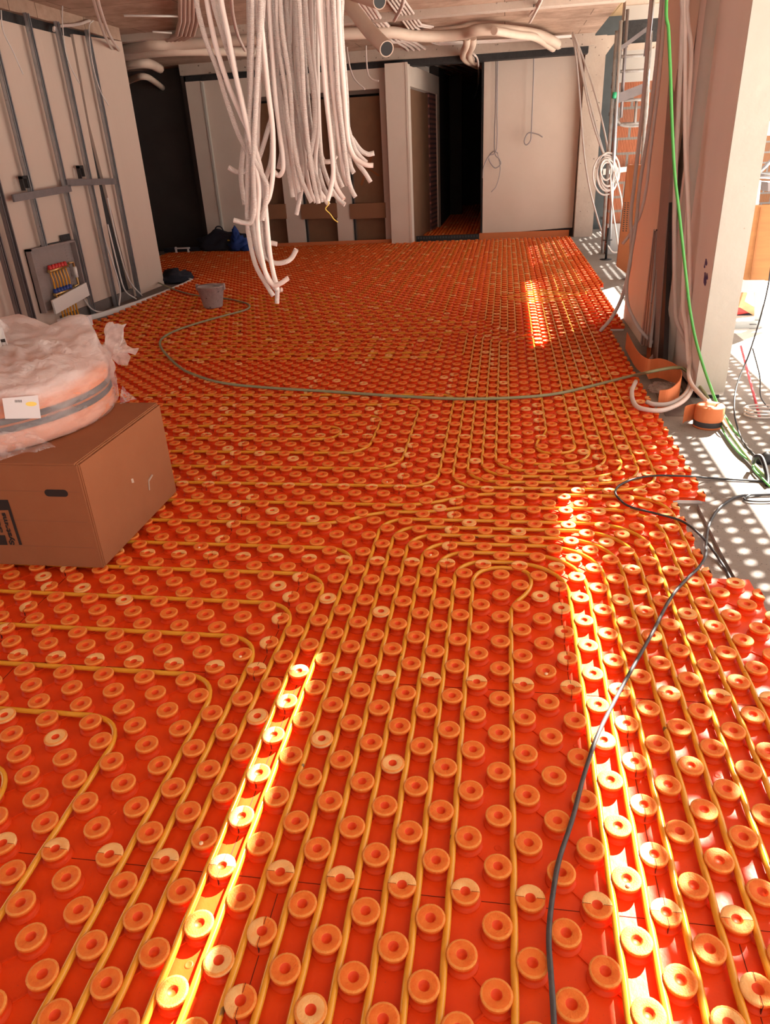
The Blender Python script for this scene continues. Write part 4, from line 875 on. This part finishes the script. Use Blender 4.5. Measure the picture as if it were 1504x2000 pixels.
# ---------------------------------------------------------------- cables running to the scaffold, coil, props
GB = 'white cables slanting from the ceiling to the props'
for k, pts in enumerate(([(1118, 66), (1128, 90), (1145, 170), (1165, 250), (1183, 310), (1190, 330)], [(1118, 68), (1126, 92), (1140, 160), (1155, 230), (1178, 300), (1188, 322)], [(1119, 64), (1134, 100), (1155, 160), (1172, 220), (1185, 280), (1186, 305)], [(1118, 70), (1125, 110), (1133, 200), (1140, 290), (1150, 360), (1168, 430), (1178, 460)])):
    P = [py(x, y, 12.6 - 1.7 * i / (len(pts) - 1)) for i, (x, y) in enumerate(pts)]
    ctube('slanting_cable', P, 0.014, CABLE, 'white cable slanting down from the slab edge to the steel props, %s' % ('first', 'second', 'third', 'lowest')[k], 'cable', GB)
cl = MB()
for k in range(7):
    cx, cy, rx, ry, ph = 1184 + random.uniform(-5, 8), 338 + random.uniform(-8, 8), 14 + 3 * k, 20 + 3.2 * k, random.uniform(0, 6)
    cl.tube(cr([py(cx + rx * math.cos(a + ph) * 0.75, cy + ry * math.sin(a + ph), 10.82 + 0.01 * k) for a in [i * 2 * math.pi / 12 for i in range(13)]], 4), 0.013, 6)
o = cl.build('cable_coil', CABLE); tag(o, 'coil of white cable hung on the steel props', 'cable coil')
for pts, lb in (([(1192, 340), (1196, 400), (1206, 470), (1208, 490), (1196, 492), (1184, 475)], 'white cable dropping from the coil and looping on the ground'), ([(1200, 335), (1212, 380), (1216, 410)], 'white cable hanging from the coil over the tall carton')):
    ctube('coil_tail', [py(x, y, 10.75) for x, y in pts], 0.013, CABLE, lb, 'cable', 'tails of the cable coil')
GP = 'steel props and scaffold tubes by the brick wall'
for (a, c, Y, r, m, lb) in (((1176, 495), (1205, 60), 10.9, 0.024, RUST, 'spotted steel prop nearest the concrete column'), ((1190, 480), (1213, 40), 10.85, 0.024, GALV, 'bright galvanised prop with the green sleeve'), ((1213, 230), (1226, 18), 10.95, 0.022, GALVD, 'dark steel tube behind the galvanised prop'), ((1262, 110), (1276, -15), 10.7, 0.034, GALV, 'thick pale steel tube at the top right of the brick wall'), ((1240, 548), (1268, 100), 10.7, 0.024, RUST, 'rusty lower part of the scaffold tube at the brick wall')):
    b = MB(); b.tube([py(*a, Y), py(*c, Y)], r, 10); o = b.build('steel_prop', m); tag(o, lb, 'steel tube', GP)
b = MB(); b.tube([py(1199.5, 192, 10.84), py(1201, 180, 10.84)], 0.03, 10); o = b.build('green_sleeve', mat('green_tape', (0.02, 0.35, 0.16), 0.5)); tag(o, 'small green sleeve wrapped round the galvanised prop', 'sleeve')
b = MB(); q = pz(1176, 499, FL); b.tube([(q.x, 10.75, FL), (q.x, 10.75, 0.42)], 0.018, 8); b.lathe([(0.0001, 0.0), (0.09, 0.0), (0.09, 0.01), (0.0001, 0.012)], (q.x, 10.75, FL), 16); b.tube([(q.x - 0.07, 10.75, 0.25), (q.x + 0.07, 10.75, 0.25)], 0.008, 6)
o = b.build('screw_jack', BLACK); tag(o, 'black screw jack foot standing on the ground under the props', 'jack', None)
lad = empty('scaffold_ladder', 'steel scaffold frame with curved rungs in front of the brick wall', 'scaffold', loc=(0, 0, 0))
b = MB()
for (y0, ) in ((111,), (140,), (197,), (243,)):
    b.tube([py(1207, y0, 10.95), py(1262, y0 - 3, 10.95)], 0.02, 8)
b.build('rung', RUST, lad)
b = MB(); b.tube(cr([py(x, y, 10.95) for x, y in ((1200, 195), (1202, 225), (1208, 240), (1225, 246), (1262, 244))], 5), 0.02, 8); b.tube([py(1240, 243, 10.95), py(1243, 198, 10.95)], 0.02, 8); b.build('curved_bracket', RUST, lad)
b = MB(); b.beam(py(1205, 193, 10.9), py(1258, 172, 10.9), 0.02, 0.12); b.build('diagonal_brace', GALVD, lad)
b = MB(); b.beam(py(1212, 95, 10.9), py(1266, 55, 10.9), 0.02, 0.05); b.build('diagonal_brace', GALVD, lad)
b = MB(); b.tube([py(1262, 243, 10.95), py(1272, 60, 10.95)], 0.02, 8); b.build('upright', RUST, lad)
# masonry beyond the slab
b = MB(); b.box(1.66, 11.40, FL, 2.32, 11.65, 2.33); struct('wall_brick', b, BRICK)
b = MB(); b.box(1.66, 11.38, 2.33, 2.32, 11.66, 2.72, 0); b.box(1.66, 11.36, 2.72, 2.32, 11.66, 2.80, 2); b.box(1.66, 11.37, 2.80, 2.32, 11.66, 3.08, 1); b.box(1.66, 11.36, 3.08, 2.32, 11.66, 3.25, 0); b.box(1.66, 11.37, 3.25, 2.32, 11.66, 3.34, 2); b.box(1.66, 11.4, 3.34, 2.32, 11.66, 3.9, 0); struct('wall_brick_head', b, [mat('dull_white', (0.42, 0.39, 0.36), 0.8), BITUM, CONC])
b = MB(); b.box(1.66, 11.34, FL, 2.32, 11.40, 0.42); struct('wall_brick_plinth', b, mat('plinth_grey', (0.36, 0.35, 0.35), 0.8))
b = MB(); b.box(1.5, 15.2, FL, 2.32, 15.4, 3.9); struct('wall_neighbour', b, SKYGREY)
b = MB(); b.box(2.32, 19.2, FL, 4.4, 19.4, 3.9); struct('light_block_yard', b, PLASTERL)  # wall added to block light at the far end of the deck
for z, wd in ((0.35, 'lowest'), (1.28, 'second from the ground'), (1.95, 'middle'), (2.35, 'second from the top'), (2.52, 'topmost')):
    b = MB(); b.box(1.73, 12.9, z, 2.3, 12.94, z + 0.05); b.box(2.2, 12.9, FL, 2.24, 12.94, z + 0.05) if wd == 'topmost' else None; o = b.build('black_rail', BLACK); tag(o, 'black rail between column and brick wall, %s' % wd, 'rail', 'black rails in the gap by the column')
b = MB(); q = [py(1178, 330, 11.3), py(1262, 322, 11.3), py(1262, 330, 11.3), py(1178, 342, 11.3)]; b.extr(q, (0, 0.04, 0)); o = b.build('mortar_ledge', WHITE); tag(o, 'white mortar-crusted ledge crossing the brick wall', 'ledge')
tc_ = empty('tall_carton', 'tall narrow brown carton leaning in front of the brick wall', 'box', loc=(0, 0, 0))
b = MB(); q = [py(1204, 520, 8.9), py(1242, 548, 8.8), py(1262, 322, 8.9), py(1226, 322, 9.0)]; b.extr(q, (0.02, 0.18, 0)); b.build('body', CARD, tc_)
b = MB()
for k in range(14):
    y = 395 + k * 4.2; x = 1219.5 - (y - 395) * 0.07
    for dx in (0, 6): b.add([py(x + dx, y, 8.78), py(x + dx + 3.2, y + 0.4, 8.78), py(x + dx + 3.0, y + 2.6, 8.78), py(x + dx - 0.2, y + 2.2, 8.78)], [(0, 1, 2, 3)])
b.build('small_print', INK, tc_)

# ---------------------------------------------------------------- things leaning at the pier
def lean(name, q, X_, dx, m, label, cat, group=None):
    b = MB(); pts = [px(x, y, X_ if not isinstance(X_, (tuple, list)) else X_[i]) for i, (x, y) in enumerate(q)]; b.extr(pts, (dx, 0, 0)); o = b.build(name, m); tag(o, label, cat, group); return o
PINKB = mat('pinkish_board', (0.84, 0.70, 0.58), 0.8, (0.78, 0.63, 0.51), 3, 0.6, stretch=(1, 1, 0.3))
b = MB(); b.extr([(1.27, 5.42, FL + 0.001), (1.27, 6.55, FL + 0.001), (1.36, 6.62, 3.15), (1.36, 5.60, 3.15)], (0.10, 0, 0)); o = b.build('insulation_board', PINKB); tag(o, 'tall pinkish insulation board leaning upright beside the pier', 'board')
BRWN = mat('brown_grey_board', (0.30, 0.21, 0.18), 0.8, (0.36, 0.26, 0.22), 4, 0.6)
lean('grey_brown_plank', [(1266, 690), (1282, 702), (1325, 135), (1308, 133)], (1.26, 1.26, 1.33, 1.33), 0.03, BRWN, 'tall grey-brown plank leaning beside the black profile', 'plank')
lean('black_profile', [(1280, 700), (1295, 708), (1312, 266), (1298, 264)], (1.27, 1.27, 1.32, 1.32), 0.035, BLACK, 'tall black profile leaning against the pinkish pier', 'profile')
for k in range(7):
    x0 = 1250 + k * 2.6; x1 = 1276.5 + k * 1.3; yt = 448 + (k % 3) * 3 if k < 5 else 505
    lean('metal_channel', [(x0, 672 + k), (x0 + 2.0, 673 + k), (x1 + 1.0, yt), (x1, yt)], (1.22, 1.22, 1.29, 1.29), 0.02, GALV if k % 2 == 0 else GALVD, 'slim metal channel in the bundle leaning at the pier, %s from the left' % ords[k], 'metal channel', 'bundle of metal channels leaning at the pier')
lean('orange_strip', [(1262, 700), (1268, 702), (1276, 600), (1270, 600)], (1.24, 1.24, 1.28, 1.28), 0.01, FOAMO, 'narrow orange strip standing between the metal channels and the black profile', 'foam strip')
# blue ink stain on the pier
b = MB()
for (x, y, w_, h_) in ((1379, 512, 2.2, 7), (1377, 545, 2.6, 14), (1381, 540, 1.8, 7), (1376, 520, 1.2, 4)):
    b.add([px(x + w_ * math.cos(a) * (1 + 0.3 * math.sin(3 * a)), y + h_ * math.sin(a), 1.3685) for a in [R(30 * i) for i in range(12)]], [tuple(range(12))])
o = b.build('ink_stain', mat('blue_ink', (0.10, 0.06, 0.16), 0.8)); tag(o, 'small dark blue ink stains on the pinkish side of the pier', 'stain')
# orange foam strips on the floor
def szt(a, c): return lambda t: a + (c - a) * t
crv = [pz(1221, 688, 0), pz(1230, 706, 0), pz(1243, 728, 0), pz(1262, 740, 0), pz(1286, 738, 0), pz(1311, 747, 0), pz(1326, 762, 0), pz(1322, 780, 0), pz(1304, 795, 0), pz(1284, 797, 0)]
C_ = cr([Vector((p.x, p.y, 0)) for p in crv], 5)
strip('curled_foam_strip', [(p.x, p.y) for p in C_], lambda t: 0.034 if t < 0.35 else 0.0, lambda t: 0.165 - 0.045 * t, 0.006, FOAMO, 'orange foam edge strip curling on its edge at the foot of the pier', 'foam strip')
rc = pz(1384, 835, FL)
rl = empty('foam_strip_roll', 'small roll of orange edge strip with a grey base lying beside the pier', 'roll', loc=(rc.x, rc.y + 0.03, FL))
b = MB(); b.lathe([(0.0001, 0.125), (0.035, 0.125), (0.04, 0.135), (0.078, 0.135), (0.084, 0.128), (0.086, 0.045)], seg=32); b.build('coiled_strip', FOAMO, rl)
b = MB(); b.lathe([(0.086, 0.045), (0.088, 0.03), (0.086, 0.012), (0.086, 0.010)], seg=32); b.build('grey_layer', DKB, rl)
b = MB(); b.lathe([(0.086, 0.012), (0.087, 0.0), (0.0001, 0.0)], seg=32); b.build('bottom_layer', FOAMO, rl)
tl = strip('loose_end', [(-0.06, 0.055), (-0.10, 0.045), (-0.135, 0.02), (-0.15, -0.01)], 0.02, 0.125, 0.004, FOAMO, None, None); tl.parent = rl
b = MB(); lump(b, (1.20, 4.02, 0.0), 0.10, 0.13, 0.03, 0.3, 3); o = b.build('crumpled_film', BAG); tag(o, 'crumpled clear film inside the curl of the orange strip', 'film')
b = MB(); b.extr([(1.12, 3.55, FL), (1.34, 3.55, FL), (1.36, 4.6, FL), (1.30, 5.1, FL), (1.20, 5.1, FL)], (0, 0, 0.004)); o = b.build('dark_foot_patch', mat('dark_mottle', (0.13, 0.11, 0.10), 0.95, (0.20, 0.17, 0.15), 20, 0.6)); tag(o, None, None, None, 'structure')  # darker mottled patch of floor at the foot of the pier

# conduits hanging in front of the pier and curling on the floor
GQ = 'ribbed conduits hanging by the pier'
def hang(pts, Ys, r, m, lb, g=GQ, name='hanging_conduit', cat='conduit', n=6):
    P = [pz(x, y, -Y) if Y < 0 else py(x, y, Y) for (x, y), Y in zip(pts, Ys)]
    if P[0].z < 3.2 and pts[0][1] < 0: P = [Vector((P[0].x, P[0].y, 3.3))] + P
    b = MB(); b.tube(cr(P, n), r, 10); o = b.build(name, m); tag(o, lb, cat, g); return o
hang([(1276, -30), (1270, 30), (1256, 200), (1240, 350), (1232, 420), (1233, 480), (1228, 530), (1215, 580), (1195, 620), (1172, 647)], [5.4] * 8 + [5.3, 5.3], 0.015, CONDR, 'ribbed conduit hanging left of the pier and bowing onto the mat')
hang([(1294, -30), (1291, 20), (1274, 200), (1250, 360), (1242, 440), (1232, 500), (1224, 560), (1228, 600), (1248, 640), (1270, 665), (1285, 672), (1288, 680), (1270, 702)], [5.4, 5.4, 5.4, 5.4, 5.4, 5.3, 5.2, 5.1, 5.0, 4.95, 4.9, 4.9, 4.85], 0.014, CONDR, 'ribbed conduit hanging left of the pier with its foot kinked at the skirting')
hang([(1302, -30), (1298, 20), (1288, 150), (1270, 300), (1262, 370), (1250, 420), (1232, 455), (1216, 477)], [5.6] * 8, 0.013, COND, 'ribbed conduit left of the pier with a cut end pointing down left')
hang([(1335, -30), (1333, 30), (1326, 200), (1320, 320), (1317, 450), (1319, 600), (1325, 635), (1345, 680), (1349, 740), (1338, 770), (1310, 788), (1280, 790), (1263, 785)], [4.5, 4.5, 4.5, 4.5, 4.45, 4.4, 4.3, 4.2, 4.05, -0.05, -0.05, -0.052, -0.055], 0.015, CONDR, 'ribbed conduit in front of the pier curling on the floor to a torn tip')
hang([(1345, -30), (1343, 40), (1350, 100), (1345, 200), (1341, 300), (1343, 400), (1336, 520), (1334, 600), (1340, 640), (1344, 700), (1352, 750), (1338, 780), (1300, 800), (1262, 800), (1240, 790), (1234, 765), (1242, 745)], [4.6, 4.6, 4.55, 4.5, 4.5, 4.45, 4.4, 4.3, 4.2, 4.1, 3.95, -0.05, -0.05, -0.05, -0.05, -0.055, -0.07], 0.015, COND, 'white conduit in front of the pier with the widest curl lying over the mat edge')
hang([(1339, -30), (1338, 60), (1338, 160), (1339, 300), (1344, 400), (1347, 520), (1347, 620), (1348, 700), (1345, 730), (1352, 752), (1375, 778), (1410, 812), (1445, 865), (1500, 925), (1540, 960)], [4.5, 4.5, 4.5, 4.45, 4.4, 4.35, 4.3, 4.1, 3.95, 3.85, 3.70, 3.50, 3.15, 2.75, 2.5], 0.014, COND, 'white conduit in front of the pier running on along the ground to the right')
hang([(1304, -30), (1306, 60), (1309, 130), (1313, 250), (1318, 340), (1327, 420), (1340, 540), (1347, 600), (1358, 660), (1372, 710), (1390, 762), (1402, 790), (1432, 838), (1475, 890), (1530, 930)], [3.75, 3.75, 3.75, 3.75, 3.75, 3.75, 3.75, 3.72, 3.70, 3.68, 3.66, 3.64, 3.3, 2.95, 2.7], 0.009, GREENC, 'bright green cable hanging in front of the pier down to the ground', None, 'green_cable', 'cable')
ctube('green_cable', [pz(x, y, z) for x, y, z in ((1390, 785, -0.01), (1412, 840, -0.01), (1440, 880, -0.01), (1470, 905, -0.01), (1475, 920, -0.01), (1530, 975, -0.01))], 0.006, GREENC, 'thinner green cable on the ground crossing the sunlit strip', 'cable')

# black and grey cables
zf = FL + 0.008; zm = 0.040
ctube('black_cable', [pz(x, y, z) for x, y, z in ((1520, 941, zf), (1440, 937, zf), (1380, 933, zf + 0.01), (1340, 930, zm), (1280, 929, zm), (1240, 935, zm), (1210, 948, zm), (1202, 963, zm), (1215, 980, zm), (1235, 991, zm), (1285, 1004, zm), (1330, 1017, zm), (1360, 1038, zm), (1385, 1065, 0.0), (1415, 1108, zf), (1445, 1160, zf), (1504, 1218, zf), (1560, 1262, zf))], 0.0055, BLACKC, 'thin black cable looping over the mat corner at the right', 'cable')
ctube('grey_cable', [pz(x, y, z) for x, y, z in ((1530, 964, -0.001), (1450, 968, -0.001), (1420, 980, -0.001), (1398, 1000, -0.001), (1384, 1028, 0.002), (1379, 1060, 0.012), (1378, 1085, zm), (1365, 1108, zm), (1340, 1132, zm), (1310, 1168, zm), (1272, 1240, zm), (1238, 1300, zm), (1205, 1360, zm), (1170, 1430, zm), (1142, 1510, zm), (1118, 1600, zm), (1092, 1680, zm), (1078, 1760, zm), (1072, 1830, zm), (1076, 1900, zm), (1080, 1960, zm), (1084, 2040, zm))], 0.0062, GREYC, 'long dark grey cable running down the mat to the bottom of the photo', 'cable')
ctube('black_cable', [pz(x, y, -0.002) for x, y in ((1530, 962), (1480, 964), (1455, 972), (1462, 978), (1500, 979), (1530, 975))], 0.005, BLACKC, 'black cable end looped on the ground at the right frame edge', 'cable')
ctube('black_cable', [py(1512, 440, 3.9), py(1500, 560, 3.9), py(1467, 680, 3.7), py(1440, 750, 3.5), py(1434, 800, 3.3), pz(1442, 840, 0.0), pz(1455, 868, zf), pz(1478, 893, zf)], 0.005, BLACKC, 'black cable hanging right of the pier down to the bright ground', 'cable')
ctube('grey_wire', [py(1470, 680, 3.7), py(1484, 735, 3.7), py(1486, 775, 3.6), pz(1504, 800, zf)], 0.004, GREYC, 'thin grey wire branching off the hanging black cable', 'wire')
b = MB(); lump(b, (pz(1488, 900, FL).x, pz(1488, 905, FL).y, FL), 0.05, 0.03, 0.05, 0.3, 2); b.tube(cr([pz(1472, 903, 0.01), pz(1476, 892, 0.06), pz(1488, 895, 0.06), pz(1499, 930, 0.0), pz(1500, 948, zf)], 6), 0.012, 8)
o = b.build('cable_clamp', BLACK); tag(o, 'black plug and clamp lying on the cables at the right frame edge', 'plug')

# ---------------------------------------------------------------- board, exterior
b = MB(); q = [pz(1362, 992, FL), pz(1504, 960, FL), pz(1700, 950, FL), pz(1700, 1400, FL), pz(1460, 1180, FL), pz(1410, 1090, FL)]
b.prism([(p.x, p.y) for p in reversed(q)], FL, FL + 0.018); o = b.build('site_board', BOARDG); tag(o, 'weathered grey board lying on the ground at the right beside the mat', 'board')
ply = empty('plywood_sheet', 'orange plywood sheet standing outside to the right of the pier', 'board', loc=(0, 0, 0))
b = MB(); q = [py(1420, 404, 6.2), py(1540, 398, 6.2), py(1540, 550, 6.2), py(1410, 545, 6.2)]; b.extr([q[3], q[2], q[1], q[0]], (0, 0.03, 0)); b.build('sheet', WOODO, ply)
b = MB(); b.beam(py(1487, 405, 6.18), py(1466, 546, 6.18), 0.012, 0.012); b.build('groove', mat('groove_brown', (0.26, 0.10, 0.03), 0.8), ply)
STAND = mat('stand_grey', (0.36, 0.38, 0.38), 0.7)
st = empty('slotted_stand', 'white slotted metal stand outside with an upper rail and a low perforated panel', 'stand', loc=(0, 0, 0))
for nm, pts in (('upper_rail', [(1405, 548), (1494, 547), (1494, 571), (1400, 571)]), ('low_panel', [(1400, 629), (1487, 626), (1479, 671), (1392, 674)]), ('post', [(1474, 571), (1490, 571), (1481, 690), (1466, 690)])):
    b = MB(); q = [py(x, y, 6.0 + 0.02 * (nm == 'post')) for x, y in pts]
    if nm == 'post': q[2].z = q[3].z = FL
    b.extr(q[::-1], (0, 0.02, 0)); pt = b.build(nm, STAND, st)
    if nm == 'low_panel':
        for k in range(5):
            y = 633 + k * 9; x = 1464 - k * 0.6; c3 = MB()
            c3.add([py(x, y, 5.99), py(x + 14, y, 5.99), py(x + 14, y + 1.6, 5.99), py(x, y + 1.6, 5.99)], [(0, 3, 2, 1)]); c3.build('slot', GREYC, pt)
b = MB(); q = [py(x, y, 6.22) for x, y in ((1470, 352), (1487, 352), (1482, 402), (1458, 403))]; b.extr(q[::-1], (0, 0.02, 0)); b.build('white_board', WHITE, ply)
b = MB(); b.beam(py(1400, 565, 6.6), py(1480, 612, 6.6), 0.05, 0.07); b.beam(py(1455, 570, 6.5), py(1445, 600, 6.5), 0.04, 0.05); o = b.build('timber_offcut', WOODT); tag(o, 'pale timber beam sloping behind the red bucket outside', 'timber')
rb = empty('red_tub', 'red plastic tub with a dark base outside beyond the pier', 'tub', loc=(0, 0, 0))
b = MB(); q = [py(x, y, 6.6) for x, y in ((1424, 618), (1430, 575), (1440, 578), (1448, 600), (1462, 596), (1470, 612))]; b.extr(q[::-1], (0, 0.25, 0)); b.build('tub', RED, rb)
b = MB(); q = [py(x, y, 6.58) for x, y in ((1420, 626), (1424, 618), (1472, 611), (1470, 622))]; b.extr(q[::-1], (0, 0.25, 0)); b.build('dark_base', NAVY, rb)
b = MB(); b.tube([py(1447, 676, 4.6), pz(1484, 815, FL)], 0.008, 6); o = b.build('marker_rod', REDP); tag(o, 'thin red and white rod leaning to the ground beyond the pier', 'rod')
b = MB(); c_ = pz(1486, 812, FL)
for k in range(3): b.tube(cr([(c_.x + 0.10 * math.cos(a), c_.y + 0.07 * math.sin(a), FL + 0.01 + 0.02 * k) for a in [i * 6.283 / 8 for i in range(9)]], 4), 0.006, 6)
o = b.build('wire_coil', CABLE); tag(o, 'small coil of pale wire on the ground beyond the pier', 'coil')
# neighbouring brick building and scaffold at the far right
b = MB(); b.box(4.3, 17.0, FL, 9.5, 17.3, 4.2); struct('wall_house', b, brick_mat('house_bricks', (0.42, 0.19, 0.09), (0.34, 0.17, 0.10), (0.34, 0.32, 0.30), 1.0))
sc = empty('galvanised_scaffold', 'galvanised scaffold frame standing outside in front of the brick house', 'scaffold', loc=(0, 0, 0))
b = MB()
for (a, c) in (((1480, 345), (1500, 180)), ((1540, 350), (1560, 180))): b.tube([py(*a, 9.0), py(*c, 9.0)], 0.03, 8)
b.build('upright', GALV, sc)
b = MB(); b.tube([py(1480, 343, 9.0), py(1560, 348, 9.0)], 0.028, 8); b.tube([py(1485, 335, 9.0), py(1530, 290, 9.0)], 0.022, 8); b.tube([py(1494, 222, 9.0), py(1550, 224, 9.0)], 0.022, 8); b.build('brace', GALV, sc)
b = MB(); q = [py(1500, 356, 8.6), py(1560, 356, 8.6), py(1560, 374, 8.6), py(1500, 374, 8.6)]; b.extr(q[::-1], (0, 0.3, 0)); b.build('deck_edge', GALVD, sc)
b = MB(); q = [py(x, y, 8.95) for x, y in ((1490, 237), (1560, 236), (1560, 264), (1486, 265))]; b.extr(q[::-1], (0, 0.03, 0)); b.build('toe_board', WHITE, sc)

# unseen scaffold deck past the slab edge; gaps and perforations placed to shape sunlight
ZD = 3.62; GD = 'scaffold planks overhead outside the slab'
def plank(x0, x1, y0, y1, lb):
    b = MB(); b.box(x0, y0, ZD, x1, y1, ZD + 0.02); o = b.build('shading_plank', WOODT); tag(o, lb, 'plank', GD)
def perf(x0, x1, y0, y1, lb, pitch=0.095, hole=0.027):
    b = MB(); nx = max(1, int((x1 - x0) / pitch)); ny = int((y1 - y0) / pitch); wx = (x1 - x0) / nx; V = []; F = []
    h = hole / 2; 
    for j in range(ny):
        for i in range(nx):
            ox = x0 + i * wx; oy = y0 + j * pitch; cx = ox + wx / 2; cy = oy + pitch / 2
            o0 = len(V)
            V += [(ox, oy, ZD), (ox + wx, oy, ZD), (ox + wx, oy + pitch, ZD), (ox, oy + pitch, ZD), (cx - h, cy - h, ZD), (cx + h, cy - h, ZD), (cx + h, cy + h, ZD), (cx - h, cy + h, ZD)]
            F += [(o0, o0 + 1, o0 + 5, o0 + 4), (o0 + 1, o0 + 2, o0 + 6, o0 + 5), (o0 + 2, o0 + 3, o0 + 7, o0 + 6), (o0 + 3, o0, o0 + 4, o0 + 7)]
    b.add(V, F); o = b.build('perforated_deck', GALVD); tag(o, lb, 'deck', GD)
YA, YZ = -3.0, 19.2
plank(1.45, 1.822, YA, YZ, 'unseen overhead timber plank shading the room, nearest the slab edge')
plank(1.902, 2.785, YA, YZ, 'unseen overhead timber plank shading the room, second from the slab edge')
perf(2.89, 3.73, YA, YZ, 'overhead perforated steel deck, inner one')
perf(3.885, 4.42, YA, YZ, 'overhead perforated steel deck, outer one')
for (x0, x1, segs) in ((1.815, 1.91, ((YA, 2.0), (4.50, YZ))), (2.775, 2.90, ((YA, 2.0), (12.7, YZ))), (3.72, 3.895, ((YA, 5.3), (7.3, 9.4), (12.0, YZ)))):
    for j_, (a, c) in enumerate(segs): plank(x0, x1, a, c, 'added narrow batten ending the sun streak of the %s gap from the slab, %s piece' % ({1.815: 'first', 2.775: 'second', 3.72: 'third'}[x0], ords[j_]))  # filler pieces added to cut the sun streaks to length
print('objects', len(bpy.data.objects))
